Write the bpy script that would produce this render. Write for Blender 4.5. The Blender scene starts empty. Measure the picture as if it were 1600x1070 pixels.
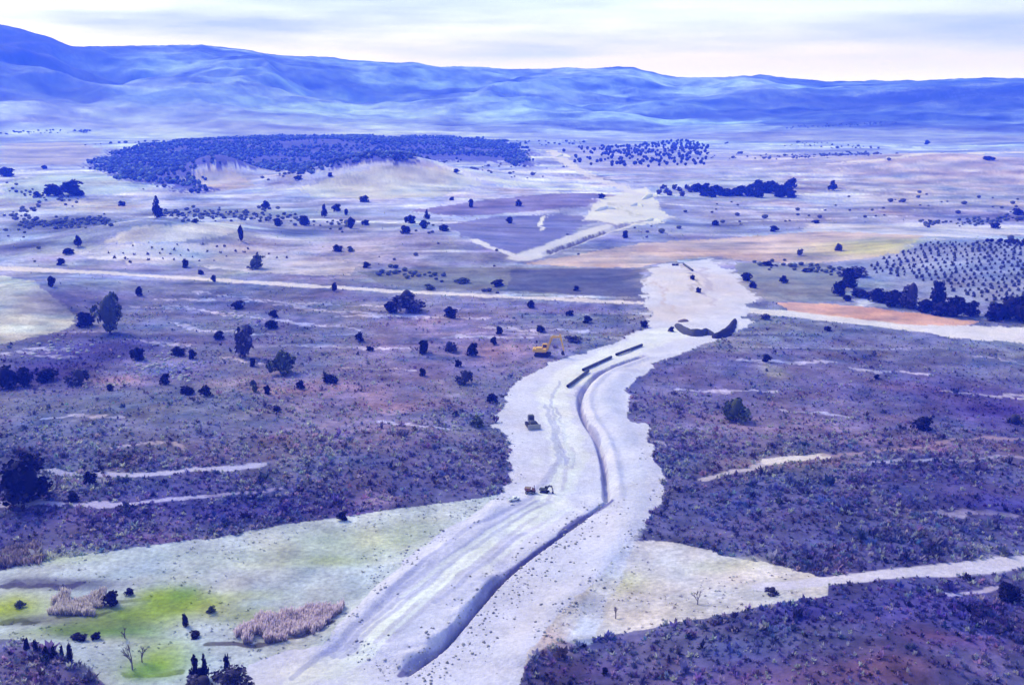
import bpy, bmesh, math, random
import numpy as np
from mathutils import Vector, Matrix

# ------------------------------------------------------------------ camera, sky, sun, exposure
scene = bpy.context.scene
COL = scene.collection
FPX, HOR, CAMZ = 1600.0, 150.0, 100.0          # focal length and horizon row in photo pixels, camera height in metres
PITCH = math.atan((535.0 - HOR) / FPX)
cam_d = bpy.data.cameras.new('camera'); cam_d.sensor_width = 36.0; cam_d.lens = 36.0
cam_d.clip_start = 1.0; cam_d.clip_end = 30000.0
cam = bpy.data.objects.new('camera', cam_d); COL.objects.link(cam)
cam.location = (0, 0, CAMZ); cam.rotation_euler = (math.pi / 2 - PITCH, 0, 0)
scene.camera = cam

SUN_EL, SUN_AZ = math.radians(44), math.radians(-48)     # azimuth from +Y towards +X
w = bpy.data.worlds.new('World'); scene.world = w; w.use_nodes = True
nt = w.node_tree; nt.nodes.clear()
def N(t, typ, **kw):
    n = t.nodes.new(typ)
    for k, v in kw.items(): setattr(n, k, v)
    return n
out = N(nt, 'ShaderNodeOutputWorld'); bg = N(nt, 'ShaderNodeBackground')
bg.inputs['Strength'].default_value = 0.10
sky = N(nt, 'ShaderNodeTexSky', sky_type='NISHITA', sun_disc=False, sun_elevation=SUN_EL, sun_rotation=SUN_AZ,
        altitude=900.0, air_density=1.8, dust_density=0.6, ozone_density=5.0)
tc = N(nt, 'ShaderNodeTexCoord')
mp = N(nt, 'ShaderNodeMapping'); mp.inputs['Scale'].default_value = (2.2, 2.2, 22.0)
nz = N(nt, 'ShaderNodeTexNoise'); nz.inputs['Scale'].default_value = 1.6; nz.inputs['Detail'].default_value = 5
nz.inputs['Roughness'].default_value = 0.5
rp = N(nt, 'ShaderNodeValToRGB'); rp.color_ramp.elements[0].position = 0.36; rp.color_ramp.elements[1].position = 0.68
sep = N(nt, 'ShaderNodeSeparateXYZ')
mr = N(nt, 'ShaderNodeMapRange', interpolation_type='SMOOTHSTEP')
mr.inputs['From Min'].default_value = 0.0; mr.inputs['From Max'].default_value = 0.055
mr.inputs['To Min'].default_value = 1.0; mr.inputs['To Max'].default_value = 0.0
mx = N(nt, 'ShaderNodeMath', operation='MAXIMUM')
sc_ = N(nt, 'ShaderNodeMath', operation='MULTIPLY'); sc_.inputs[1].default_value = 0.88
lowc = N(nt, 'ShaderNodeMix', data_type='RGBA')
lowc.inputs['A'].default_value = (2.5, 3.15, 6.7, 1); lowc.inputs['B'].default_value = (6.7, 7.0, 7.3, 1)
mix = N(nt, 'ShaderNodeMix', data_type='RGBA')
L = nt.links.new
L(tc.outputs['Generated'], mp.inputs['Vector']); L(mp.outputs['Vector'], nz.inputs['Vector'])
L(nz.outputs['Fac'], rp.inputs['Fac']); L(tc.outputs['Generated'], sep.inputs[0]); L(sep.outputs['Z'], mr.inputs['Value'])
L(rp.outputs['Color'], sc_.inputs[0]); L(sc_.outputs[0], mx.inputs[0]); L(mr.outputs['Result'], mx.inputs[1])
L(mr.outputs['Result'], lowc.inputs['Factor'])
L(mx.outputs[0], mix.inputs['Factor']); L(sky.outputs['Color'], mix.inputs['A']); L(lowc.outputs['Result'], mix.inputs['B'])
L(mix.outputs['Result'], bg.inputs['Color']); L(bg.outputs[0], out.inputs['Surface'])

sun_d = bpy.data.lights.new('sun', 'SUN'); sun_d.energy = 2.0; sun_d.angle = math.radians(22); sun_d.color = (1.0, 0.95, 0.88)
sun = bpy.data.objects.new('sun', sun_d); COL.objects.link(sun); sun.location = (0, 0, 800)
sd = Vector((math.sin(SUN_AZ) * math.cos(SUN_EL), math.cos(SUN_AZ) * math.cos(SUN_EL), math.sin(SUN_EL)))
sun.rotation_euler = sd.to_track_quat('Z', 'Y').to_euler()

vs = scene.view_settings
vs.view_transform = 'Standard'; vs.look = 'None'; vs.exposure = 0.85; vs.gamma = 1.0; vs.use_curve_mapping = False
scene.render.engine = 'CYCLES'
cy = scene.cycles
cy.use_denoising = True; cy.max_bounces = 6; cy.diffuse_bounces = 2; cy.volume_bounces = 2
cy.glossy_bounces = 1; cy.transmission_bounces = 1; cy.sample_clamp_indirect = 4.0

# ------------------------------------------------------------------ small maths
rng = np.random.default_rng(7); random.seed(7)
def smooth(a, b, x):
    t = np.clip((np.asarray(x, float) - a) / (b - a), 0, 1); return t * t * (3 - 2 * t)
def _hash(ix, iy, seed):
    h = (ix.astype(np.int64) * 374761393 + iy.astype(np.int64) * 668265263 + seed * 144665) & 0xFFFFFFFF
    h = ((h ^ (h >> 13)) * 1274126177) & 0xFFFFFFFF
    return ((h ^ (h >> 16)) & 0xFFFF) / 65535.0
def vnoise(x, y, seed=0):
    xf, yf = np.floor(x), np.floor(y); u, v = x - xf, y - yf
    u = u * u * (3 - 2 * u); v = v * v * (3 - 2 * v)
    a = _hash(xf, yf, seed); b = _hash(xf + 1, yf, seed); c = _hash(xf, yf + 1, seed); d = _hash(xf + 1, yf + 1, seed)
    return (a + (b - a) * u + (c - a) * v + (a - b - c + d) * u * v) * 2 - 1
def fbm(x, y, wl, octaves=3, seed=0, gain=0.5):
    x = np.asarray(x, float); y = np.asarray(y, float); s = np.zeros_like(x); amp, tot = 1.0, 0.0
    for o in range(octaves):
        c, sn = math.cos(0.7 * o + seed), math.sin(0.7 * o + seed)
        s += amp * vnoise((x * c - y * sn) / wl + 17.3 * o, (x * sn + y * c) / wl - 9.1 * o, seed + o); tot += amp
        amp *= gain; wl *= 0.5
    return s / tot
CP, SP = math.cos(PITCH), math.sin(PITCH)
def ray(px, py):
    u = (np.asarray(px, float) - 800) / FPX; v = (535 - np.asarray(py, float)) / FPX
    return u, CP + v * SP, -SP + v * CP
def flat(px, py):
    dx, dy, dz = ray(px, py); t = CAMZ / -dz
    return dx * t, dy * t
def seg_sd(X, Y, P):
    """distance to a polyline, signed (left of travel positive), and the running length there"""
    best = np.full(X.shape, 1e18); side = np.zeros(X.shape); run = np.zeros(X.shape); acc = 0.0
    for (ax, ay), (bx, by) in zip(P[:-1], P[1:]):
        ex, ey = bx - ax, by - ay; l2 = ex * ex + ey * ey; ln = math.sqrt(l2)
        t = np.clip(((X - ax) * ex + (Y - ay) * ey) / l2, 0, 1)
        qx, qy = X - ax - t * ex, Y - ay - t * ey; d = qx * qx + qy * qy
        m = d < best
        best = np.where(m, d, best); side = np.where(m, np.sign(ex * qy - ey * qx), side)
        run = np.where(m, acc + t * ln, run); acc += ln
    return np.sqrt(best) * np.where(side == 0, 1, side), run, acc
def bbox_do(X, Y, pts, pad):
    p = np.asarray(pts); return (X > p[:, 0].min() - pad) & (X < p[:, 0].max() + pad) & (Y > p[:, 1].min() - pad) & (Y < p[:, 1].max() + pad)
def catmull(P, n=6):
    P = [np.array(p, float) for p in P]; P = [2 * P[0] - P[1]] + P + [2 * P[-1] - P[-2]]; o = []
    for i in range(1, len(P) - 2):
        for k in range(n):
            t = k / n; a, b, c, d = P[i - 1], P[i], P[i + 1], P[i + 2]
            o.append(0.5 * (2 * b + (c - a) * t + (2 * a - 5 * b + 4 * c - d) * t * t + (3 * b - a - 3 * c + d) * t ** 3))
    o.append(P[-2]); return np.array(o)

# ------------------------------------------------------------------ relief
RIDGE_PX = np.array([(-900, 90), (-500, 70), (-200, 52), (-60, 40), (0, 43), (40, 50), (80, 61), (112, 74), (150, 76), (250, 76), (310, 72), (400, 83), (480, 92),
    (560, 98), (650, 100), (720, 107), (800, 108), (900, 109), (990, 110), (1020, 116), (1060, 122), (1100, 124), (1190, 121),
    (1230, 127), (1300, 131), (1400, 129), (1500, 126), (1600, 125), (1900, 118), (2400, 124)], float)
_rx, _ry, _rz = ray(RIDGE_PX[:, 0], RIDGE_PX[:, 1])
RID_AZ = np.arctan2(_rx, _ry); RID_T = _rz / np.hypot(_rx, _ry)
R_RIDGE = 5200.0
MOUNDS = [  # px, py, half-width px, half-depth m, height m
    (1360, 1060, 420, 32, 7.0), (1420, 790, 420, 60, 5.0), (180, 690, 380, 55, 5.0), (-20, 1090, 190, 22, 5.0),
    (640, 720, 140, 30, 2.0), (338, 278, 62, 70, 27), (600, 286, 140, 110, 30), (480, 232, 330, 260, 20), (700, 380, 160, 80, 5),
    (1500, 400, 180, 90, 8), (1050, 440, 90, 40, 3.5), (1480, 262, 190, 200, 16), (60, 300, 130, 120, 10), (250, 376, 150, 60, 13),
    (30, 470, 120, 60, 5), (1150, 295, 120, 70, 6), (900, 320, 120, 80, 5)]
_M = []
for px, py, hw, hd, hh in MOUNDS:
    x, y = flat(px, py); _M.append((float(x), float(y), hw * float(y) / FPX, hd, hh))
def world_line(P): return [tuple(map(float, flat(*p))) for p in P]
BANK = catmull(world_line([(628, 1054), (690, 1010), (745, 950), (790, 903), (840, 862), (900, 820), (955, 782)]), 4)
TRENCH = catmull(world_line([(948, 790), (944, 735), (932, 690), (912, 655), (906, 622), (925, 594), (962, 573), (1008, 556)]), 4)
BERM = catmull(world_line([(800, 1050), (880, 950), (960, 860), (1000, 780), (995, 720), (960, 660), (945, 615), (985, 575)]), 4)
LBERM = catmull(world_line([(470, 1040), (560, 960), (650, 890), (740, 825), (790, 780)]), 4)
FARDITCH = catmull(world_line([(855, 398), (900, 382), (945, 364), (985, 350)]), 3)
RUN = [0]
def height(X, Y):
    X = np.asarray(X, float); Y = np.asarray(Y, float); r = np.hypot(X, Y); az = np.arctan2(X, Y)
    z = 1.3 * fbm(X, Y, 90, 3, 1) + 0.35 * fbm(X, Y, 14, 2, 2)
    z = z + 5 * smooth(350, 1000, r) * fbm(X, Y, 420, 3, 3) + 16 * smooth(1000, 2600, r) * fbm(X, Y, 900, 4, 4)
    for mx_, my_, a, b, hh in _M:
        q = ((X - mx_) / a) ** 2 + ((Y - my_) / b) ** 2
        z = z + np.where(q < 9, hh * np.exp(-q * 1.1), 0)
    near = (r < 800)
    def carve(P, f, pad):
        m = near & bbox_do(X, Y, P, pad)
        if m.any():
            s, run, tot = seg_sd(X[m], Y[m], P); fade = smooth(0, 4, run) * smooth(0, 8, tot - run)
            RUN[0] = run; z[m] += f(s, fade, X[m], Y[m])
    carve(BANK, lambda s, f, x, y: f * ((0.35 + 1.5 * (1 - smooth(36, 44, RUN[0]))) * (1 + .22 * fbm(x, y, 3, 2, 36) * (1 - smooth(3, 6, s))) * smooth(-.15, 1.7 + 1.2 * fbm(x, y, 5, 3, 31), s) * (1 - smooth(7, 24, s)) - (2.0 + .8 * fbm(x, y, 6, 2, 32)) * smooth(-.85, -.65, s) * (1 - smooth(-0.2, 0.1, s))), 32)
    carve(TRENCH, lambda s, f, x, y: f * (-2.4 * (1 - smooth(0.4, 1.15, np.abs(s))) + .8 * np.exp(-((s + 3.2) / 1.3) ** 2)), 6)
    carve(BERM, lambda s, f, x, y: f * (1.1 + 0.5 * fbm(x, y, 9, 2, 33)) * np.exp(-(s / 4.5) ** 2), 14)
    carve(LBERM, lambda s, f, x, y: f * (0.8 + 0.5 * fbm(x, y, 7, 2, 34)) * np.exp(-(s / 2.6) ** 2), 9)
    m = bbox_do(X, Y, FARDITCH, 12)
    if m.any():
        s, run, tot = seg_sd(X[m], Y[m], FARDITCH); z[m] += -2.0 * (1 - smooth(1.5, 4, np.abs(s)))
    # the range of hills that closes the valley
    T = np.interp(az, RID_AZ, RID_T, left=RID_T[0] * 0.6, right=RID_T[-1])
    crest = CAMZ + T * R_RIDGE
    s = smooth(2500, R_RIDGE, r)
    s2 = np.where(r > R_RIDGE, 1 - 0.5 * smooth(R_RIDGE, 6400, r), s)
    win = np.clip(4 * s * (1 - s), 0, 1) * (r < R_RIDGE)
    rel = fbm(X, Y, 950, 5, 8, 0.55)
    z = z * (1 - smooth(2300, 3600, r)) + (crest) * s2 + win * crest * 0.30 * (0.40 - np.abs(rel) * 2.2) + 24 * s * fbm(X, Y, 260, 5, 12, .6)
    return z
def at(px, py, ground=None):
    """where the sight line through a photo pixel meets the terrain"""
    px = np.atleast_1d(np.asarray(px, float)); py = np.atleast_1d(np.asarray(py, float))
    dx, dy, dz = ray(px, py)
    ys = np.concatenate([np.linspace(90, 900, 260), np.geomspace(903, 6000, 240)])
    T = ys[:, None] / dy[None]; XX = dx[None] * T; YY = np.repeat(ys[:, None], len(px), 1)
    G = CAMZ + dz[None] * T - height(XX.ravel(), YY.ravel()).reshape(T.shape)
    cr = (G[:-1] > 0) & (G[1:] <= 0); k = cr.argmax(0); any_ = cr.any(0); i = np.arange(len(px)); g0, g1 = G[k, i], G[k + 1, i]
    hit = np.where(any_, ys[k] + (ys[k + 1] - ys[k]) * (g0 / np.where(any_, g0 - g1, 1)), np.nan)
    hit = np.where(np.isnan(hit), 5900, hit); t = hit / dy
    x = dx * t; return x, hit, height(x, hit)

# ------------------------------------------------------------------ land cover
def lin(c):
    c = np.asarray(c, float) / 255.0
    return np.where(c <= 0.04045, c / 12.92, ((c + 0.055) / 1.055) ** 2.4)
E_LIGHT = np.array([1.13, 1.24, 1.32])
HZ_SIG = np.array([0.000014, 0.000042, 0.00062]); HZ_S = np.array([0.55, 0.65, 0.95])
def albedo(rgb, r):
    """base colour of a surface that looks like rgb through r metres of this air"""
    T = np.exp(-HZ_SIG * r)
    return np.clip((lin(rgb) - HZ_S * (1 - T)) / (T * E_LIGHT), 0.012, 0.74)
def P2W(P, dens=5):
    P = np.array(P, float); q = []
    for a, b in zip(P, np.roll(P, -1, 0)):
        for k in range(dens): q.append(a + (b - a) * k / dens)
    q = np.array(q); x, y, z = at(q[:, 0], q[:, 1]); return np.stack([x, y], 1)
def L2W(P):
    P = np.array(P, float); q = []
    for a, b in zip(P[:-1], P[1:]):
        for k in range(4): q.append(a + (b - a) * k / 4)
    q.append(P[-1]); q = np.array(q); x, y, z = at(q[:, 0], q[:, 1]); return np.stack([x, y], 1)
def inside(X, Y, P):
    c = np.zeros(X.shape, bool); n = len(P); j = n - 1
    for i in range(n):
        xi, yi = P[i]; xj, yj = P[j]
        if yi != yj:
            c ^= ((yi > Y) != (yj > Y)) & (X < (xj - xi) * (Y - yi) / (yj - yi) + xi)
        j = i
    return c
LAYERS = []
def area(zone, P, rgb, ref, scrub=0.0, rough=1.0, grain=0.12, alpha=1.0):
    LAYERS.append(('poly', zone, P2W(P), albedo(rgb, ref), scrub, rough, grain, alpha))
def track(zone, P, wid, rgb, ref, grain=0.08, rough=0.5, alpha=1.0):
    LAYERS.append(('line', zone, L2W(P), albedo(rgb, ref), 0.0, rough, grain, alpha, wid))
def blob(px, py, rx, ry, rgb, alpha=0.8, scrub=None):
    x, y, z = at(px, py); x1, y1, z1 = at(px, py - ry); x0, y0, z0 = at(px, py + ry)
    d = float(np.hypot(x[0], y[0]))
    LAYERS.append(('blob', None, (float(x[0]), float(y[0]), rx * d / FPX, max(3.0, float(y1[0] - y0[0]) / 2)), albedo(rgb, d), scrub, 1, 0.1, alpha))

# far plain and mid distance
blob(330, 205, 420, 14, (185, 190, 250), .5)
blob(1350, 215, 300, 12, (165, 165, 235), .5)
blob(1500, 262, 220, 26, (190, 172, 222), .75)
blob(1250, 250, 140, 18, (190, 180, 232), .6)
area('forest_floor', [(140, 262), (175, 236), (260, 222), (400, 212), (560, 212), (700, 214), (790, 222), (830, 240), (830, 262), (780, 252), (620, 250),
      (520, 262), (440, 268), (372, 258), (320, 258), (285, 274), (335, 292), (320, 302), (220, 285)], (92, 104, 224), 1500, 0.0, 2.5, .4)
blob(980, 242, 130, 22, (150, 150, 235), .6)
area('field', [(470, 296), (530, 272), (600, 258), (700, 264), (750, 285), (690, 308), (560, 312), (490, 308)], (192, 192, 228), 1250, 0, 1.2)
area('field', [(285, 284), (330, 259), (372, 272), (400, 290), (350, 297)], (189, 183, 228), 1250, 0, 1.0)
area('field', [(0, 290), (60, 272), (150, 270), (230, 290), (220, 300), (120, 305), (40, 318), (0, 318)], (174, 187, 232), 1200, 0, 1.5)
area('field', [(0, 225), (110, 222), (170, 232), (120, 258), (0, 255)], (179, 179, 237), 1900, 0, 1.5)
area('field', [(640, 330), (760, 312), (870, 302), (945, 302), (925, 322), (820, 332), (720, 338)], (134, 129, 214), 1050, 0, 1.0)
area('field', [(690, 352), (770, 340), (870, 335), (930, 340), (880, 370), (810, 398), (760, 385)], (126, 129, 212), 900, 0, 1.2)
area('field', [(930, 235), (1240, 262), (1240, 274), (1020, 276), (905, 266), (860, 240)], (166, 167, 232), 1500, 0, 1.2, .15, .5)
area('field', [(1010, 300), (1050, 280), (1180, 275), (1250, 285), (1250, 308), (1160, 316), (1060, 312)], (169, 177, 232), 1150, 0, 1.4)
track('dirt_track', [(1300, 256), (1360, 251), (1450, 240), (1600, 238)], 7, (225, 220, 245), 1700)
blob(1440, 300, 220, 30, (188, 180, 220), .6)
blob(1560, 340, 120, 14, (120, 115, 205), .7)
area('field', [(1260, 350), (1600, 352), (1600, 366), (1500, 372), (1260, 362)], (196, 192, 230), 850, 0, 1.0)
blob(120, 352, 110, 12, (90, 100, 190), .8)
blob(150, 320, 80, 12, (200, 190, 215), .7)
area('field', [(165, 378), (210, 354), (300, 348), (372, 346), (385, 358), (330, 372), (250, 378)], (206, 202, 227), 820, 0, 0.7)
area('field', [(130, 402), (190, 382), (330, 380), (420, 388), (560, 412), (550, 432), (420, 428), (300, 415), (200, 410)], (200, 194, 228), 700, 0, 1.2, .3)
blob(500, 392, 160, 22, (175, 172, 225), .6)
blob(280, 396, 150, 9, (208, 202, 232), .8); blob(230, 388, 60, 6, (214, 206, 234), .8); blob(360, 405, 80, 6, (206, 198, 228), .7)
blob(590, 380, 90, 24, (190, 175, 222), .5)
area('field', [(815, 412), (900, 398), (1000, 380), (1150, 371), (1290, 361), (1440, 368), (1400, 398), (1280, 412), (1160, 408), (1110, 400), (1050, 408), (1000, 418), (900, 418)],
     (200, 179, 206), 700, 0, 0.8)
blob(1370, 385, 90, 14, (192, 192, 182), .8)
area('field', [(560, 425), (700, 418), (1000, 420), (1004, 465), (900, 460), (760, 454), (600, 446)], (122, 125, 177), 610, 0, 0.5)
area('field', [(800, 421), (1000, 420), (1004, 465), (900, 460), (790, 453)], (96, 101, 176), 610, 0, 0.4)
area('field', [(1150, 412), (1290, 412), (1330, 440), (1320, 470), (1200, 472), (1180, 462), (1150, 430)], (136, 139, 184), 580, 0, 0.8)
area('orchard_soil', [(1300, 420), (1400, 395), (1440, 380), (1640, 372), (1640, 482), (1500, 470), (1400, 445)], (150, 154, 208), 600, 0, 1.5)
area('field', [(-40, 425), (50, 438), (88, 468), (122, 502), (82, 521), (0, 538), (-60, 545)], (200, 201, 216), 500, 0, 0.8, .25)
blob(40, 62, 110, 22, (58, 86, 232), .9); blob(110, 108, 130, 8, (72, 104, 238), .8); blob(90, 140, 120, 9, (80, 112, 240), .7); blob(1400, 160, 220, 14, (66, 98, 238), .85); blob(1560, 142, 120, 14, (58, 84, 232), .85); blob(1140, 182, 90, 5, (84, 112, 240), .8); blob(877, 181, 42, 5, (90, 124, 240), .9); blob(270, 145, 80, 12, (92, 128, 244), .6)
# near scrub slopes: same land, different plants
blob(300, 470, 280, 26, (112, 108, 182), .5, .9)
blob(700, 530, 170, 60, (142, 124, 192), .75, .35)
blob(520, 640, 170, 60, (158, 132, 184), .85, .3)
blob(240, 640, 260, 34, (112, 116, 168), .8, .3)
blob(100, 560, 160, 40, (75, 70, 170), .7, 1.2)
blob(300, 800, 320, 36, (84, 76, 160), .7, 1.3)
blob(640, 740, 150, 40, (100, 94, 158), .6, .9)
blob(1260, 590, 260, 60, (112, 102, 176), .7, .6)
blob(1220, 660, 180, 40, (134, 118, 178), .7, .4)
blob(1560, 640, 130, 60, (84, 72, 172), .7, .9)
blob(1300, 790, 330, 60, (98, 94, 164), .7, 1.3)
blob(1500, 760, 160, 50, (88, 78, 165), .6, 1.3)
blob(1250, 1050, 320, 40, (112, 92, 156), .7, 1.2)
blob(1450, 950, 260, 40, (78, 68, 158), .7, 1.4)
for P_, w_ in (([(215, 478), (300, 484), (380, 495), (415, 500)], 4), ([(265, 508), (345, 518), (420, 522)], 4), ([(345, 560), (420, 572)], 4), ([(530, 494), (640, 494), (760, 498)], 3), ([(690, 527), (830, 527)], 3),
      ([(1060, 611), (1130, 613), (1210, 612)], 3), ([(1160, 563), (1300, 566)], 3), ([(1470, 610), (1600, 622)], 4), ([(1530, 556), (1600, 568)], 3), ([(440, 500), (560, 515)], 3), ([(165, 702), (230, 692), (290, 700)], 4),
      ([(300, 455), (420, 472), (600, 480)], 3), ([(1040, 700), (1010, 680)], 5), ([(40, 545), (110, 545)], 5), ([(0, 552), (120, 556)], 5), ([(1480, 930), (1560, 915)], 4), ([(430, 478), (560, 488), (640, 492)], 3), ([(250, 468), (330, 470)], 3), ([(200, 530), (300, 540)], 3), ([(470, 540), (640, 546)], 3), ([(760, 510), (930, 520)], 3), ([(1320, 575), (1450, 585)], 3), ([(1230, 640), (1330, 650)], 3), ([(600, 660), (700, 670)], 3), ([(540, 575), (640, 580)], 3), ([(60, 655), (200, 650)], 3), ([(1350, 720), (1600, 712)], 3), ([(1450, 800), (1590, 806)], 3)):
    track(None, P_, w_, (194, 186, 234), 430, .1, 1.6, .8)
for x_, y_, rx_, ry_, c_, a_ in ((60, 585, 90, 20, (56, 52, 160), .85), (170, 545, 90, 26, (62, 60, 166), .7), (120, 470, 90, 20, (90, 84, 178), .6), (230, 575, 60, 16, (150, 150, 225), .6), (400, 332, 150, 9, (120, 134, 196), .75),
      (100, 350, 80, 7, (62, 84, 178), .9), (30, 385, 50, 9, (84, 78, 172), .8), (190, 596, 60, 10, (170, 140, 190), .7), (420, 600, 90, 14, (176, 148, 192), .7), (800, 545, 70, 14, (178, 150, 200), .7),
      (1230, 720, 120, 10, (160, 140, 176), .7), (1500, 700, 150, 14, (140, 116, 168), .7), (1120, 665, 110, 12, (150, 130, 180), .6), (1210, 580, 20, 12, (176, 172, 186), .7), (1560, 640, 60, 12, (62, 52, 165), .8), (1560, 790, 90, 20, (66, 64, 168), .7),
      (1350, 1050, 160, 22, (140, 108, 160), .8), (1500, 1000, 100, 14, (120, 86, 156), .6), (1240, 960, 90, 14, (66, 58, 165), .6), (900, 1050, 90, 14, (104, 84, 165), .6), (100, 1060, 90, 20, (112, 98, 160), .7), (600, 780, 40, 8, (158, 140, 205), .8), (420, 800, 160, 14, (78, 70, 160), .7), (250, 843, 60, 8, (130, 96, 160), .7),
      (690, 700, 90, 30, (110, 106, 168), .7), (420, 700, 120, 12, (134, 124, 168), .6), (860, 480, 150, 10, (124, 112, 200), .6)):
    blob(x_, y_, x_ and rx_, ry_, c_, a_)
area('red_soil', [(1212, 472), (1300, 475), (1420, 488), (1530, 503), (1500, 514), (1350, 503), (1230, 488)], (218, 172, 186), 500, 0, 0.6)
track('dirt_track', [(1095, 748), (1140, 738), (1200, 724), (1240, 716), (1290, 713)], 11, (190, 184, 215), 275, .1, 1.0)
track('dirt_track', [(1200, 722), (1240, 716), (1285, 713)], 15, (226, 218, 232), 275, .1, .8)
track('dirt_track', [(1290, 712), (1400, 700), (1500, 690), (1600, 684)], 6, (172, 148, 184), 285, .1, 2.0, .7)
track('dirt_track', [(70, 736), (130, 743), (260, 738), (330, 733), (412, 722)], 9, (196, 194, 240), 265, .1, .9)
track('dirt_track', [(-40, 786), (60, 788), (150, 790), (250, 782), (330, 775)], 9, (190, 186, 240), 250, .1, .9)
track('dirt_track', [(330, 775), (430, 764)], 5, (160, 152, 210), 255, .1, 1.0)
blob(110, 748, 50, 14, (170, 170, 232), .7)
# meadow at lower left, pale grass field at right
area('meadow', [(-80, 898), (0, 889), (130, 866), (300, 845), (540, 806), (640, 790), (745, 780), (790, 770), (640, 905), (560, 960), (500, 1010), (395, 1040), (400, 1090),
      (190, 1090), (130, 1036), (60, 1006), (-80, 985)], (196, 205, 224), 230, 0, 0.7, .2)
blob(560, 850, 150, 26, (190, 200, 186), .8); blob(90, 872, 90, 10, (176, 190, 170), .6); blob(430, 875, 120, 18, (182, 192, 188), .7)
for x_, y_, rx_, ry_, c_, a_ in ((330, 870, 160, 8, (176, 190, 206), .7), (470, 900, 120, 12, (186, 196, 216), .7), (640, 830, 60, 20, (196, 200, 184), .7), (520, 875, 60, 8, (176, 188, 156), .7), (390, 930, 60, 8, (176, 190, 170), .7),
      (700, 860, 60, 26, (204, 206, 222), .6), (230, 900, 120, 7, (190, 204, 220), .7), (160, 955, 90, 8, (120, 140, 110), .8), (60, 990, 70, 6, (160, 170, 160), .7), (310, 945, 60, 14, (168, 186, 110), .8), (190, 965, 40, 12, (128, 164, 70), .9)):
    blob(x_, y_, rx_, ry_, c_, a_)
track(None, [(-10, 912), (60, 912), (118, 915)], 6, (50, 46, 128), 215, .2, 1.5, .85)  # dark meadow lines: ditch plants and shade, both put into the ground colour
track(None, [(5, 968), (55, 970)], 5, (66, 70, 84), 205, .2, 1.5, .8); track(None, [(98, 962), (165, 958)], 5, (66, 74, 110), 205, .2, 1.5, .8)
track(None, [(330, 1006), (400, 1004), (470, 992), (525, 966)], 5, (72, 60, 110), 200, .2, 1.2, .8); track(None, [(200, 1050), (290, 1044)], 4, (60, 74, 70), 190, .2, 1.5, .8); track(None, [(175, 938), (240, 930)], 4, (90, 92, 130), 212, .2, 1.5, .7)
blob(262, 940, 62, 42, (150, 178, 58), 1.0); blob(240, 1030, 62, 34, (152, 178, 84), 1.0); blob(180, 985, 60, 14, (108, 156, 70), .9); blob(285, 925, 22, 14, (128, 170, 52), .8); blob(225, 1045, 30, 12, (120, 166, 60), .8); blob(120, 985, 60, 8, (120, 150, 80), .8); blob(160, 972, 60, 12, (126, 150, 104), .9)
blob(20, 950, 60, 24, (160, 176, 96), .95); blob(370, 960, 60, 16, (182, 190, 150), .8); blob(100, 912, 110, 8, (80, 78, 140), .8); blob(60, 968, 55, 6, (80, 84, 108), .7)
blob(170, 1025, 50, 20, (196, 206, 224), .7); blob(330, 905, 120, 16, (196, 204, 232), .6)
area('field', [(985, 842), (1060, 848), (1150, 872), (1250, 893), (1300, 905), (1290, 930), (1200, 945), (1100, 966), (1000, 986), (860, 1004), (800, 1060), (820, 1000), (900, 920)],
     (212, 208, 226), 230, 0, 0.7, .16)
track('dirt_track', [(1190, 918), (1260, 911), (1330, 903), (1400, 897), (1500, 888), (1600, 878), (1700, 868)], 27, (214, 211, 242), 235, .07, .6)
blob(960, 910, 60, 22, (200, 204, 190), .8); blob(1130, 885, 70, 12, (205, 206, 196), .6); blob(1020, 960, 120, 16, (200, 194, 204), .6)
blob(860, 1000, 40, 20, (214, 190, 205), .7)
# long pale road and the stripped working strip
track('dirt_road', [(-60, 414), (0, 419), (130, 425), (300, 435), (480, 447), (620, 455), (760, 462), (900, 468), (1012, 474)], 7, (228, 220, 240), 540, .06, .5)
track('dirt_road', [(1150, 484), (1230, 490), (1350, 504), (1480, 518), (1600, 526), (1700, 530)], 15, (228, 224, 242), 460, .06, .4)
area('dirt_road', [(1400, 506), (1600, 512), (1660, 514), (1660, 540), (1600, 536), (1480, 527)], (226, 222, 244), 460, 0, .4)
track('working_strip', [(815, 404), (870, 385), (925, 364), (975, 350), (1030, 338)], 20, (214, 214, 240), 800, .08, .5)
area('working_strip', [(905, 345), (940, 312), (985, 298), (1010, 292), (1040, 335), (1035, 350), (980, 352)], (222, 222, 240), 950, 0, .8)
track('working_strip', [(1000, 305), (960, 290), (915, 272), (885, 255), (860, 235)], 16, (216, 214, 244), 1300, .08, .8)
track(None, [(900, 346), (930, 345), (955, 352)], 4, (150, 148, 212), 850, .1, 1, .8); track(None, [(962, 354), (985, 350), (1005, 345)], 4, (140, 138, 208), 850, .1, 1, .8); track(None, [(925, 275), (960, 282), (1000, 286)], 4, (140, 138, 215), 1200, .1, 1, .8)
track(None, [(858, 397), (900, 382), (945, 364)], 4, (96, 96, 176), 750, .1, .5, .9); track(None, [(960, 318), (985, 330), (1000, 340)], 5, (190, 192, 214), 900, .1, 1.5, .8)
track('dirt_track', [(742, 375), (775, 390), (815, 404)], 7, (222, 220, 245), 720, .06, .5)
track('dirt_track', [(850, 338), (845, 348), (848, 360)], 6, (235, 232, 245), 900, .06, .5)
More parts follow.
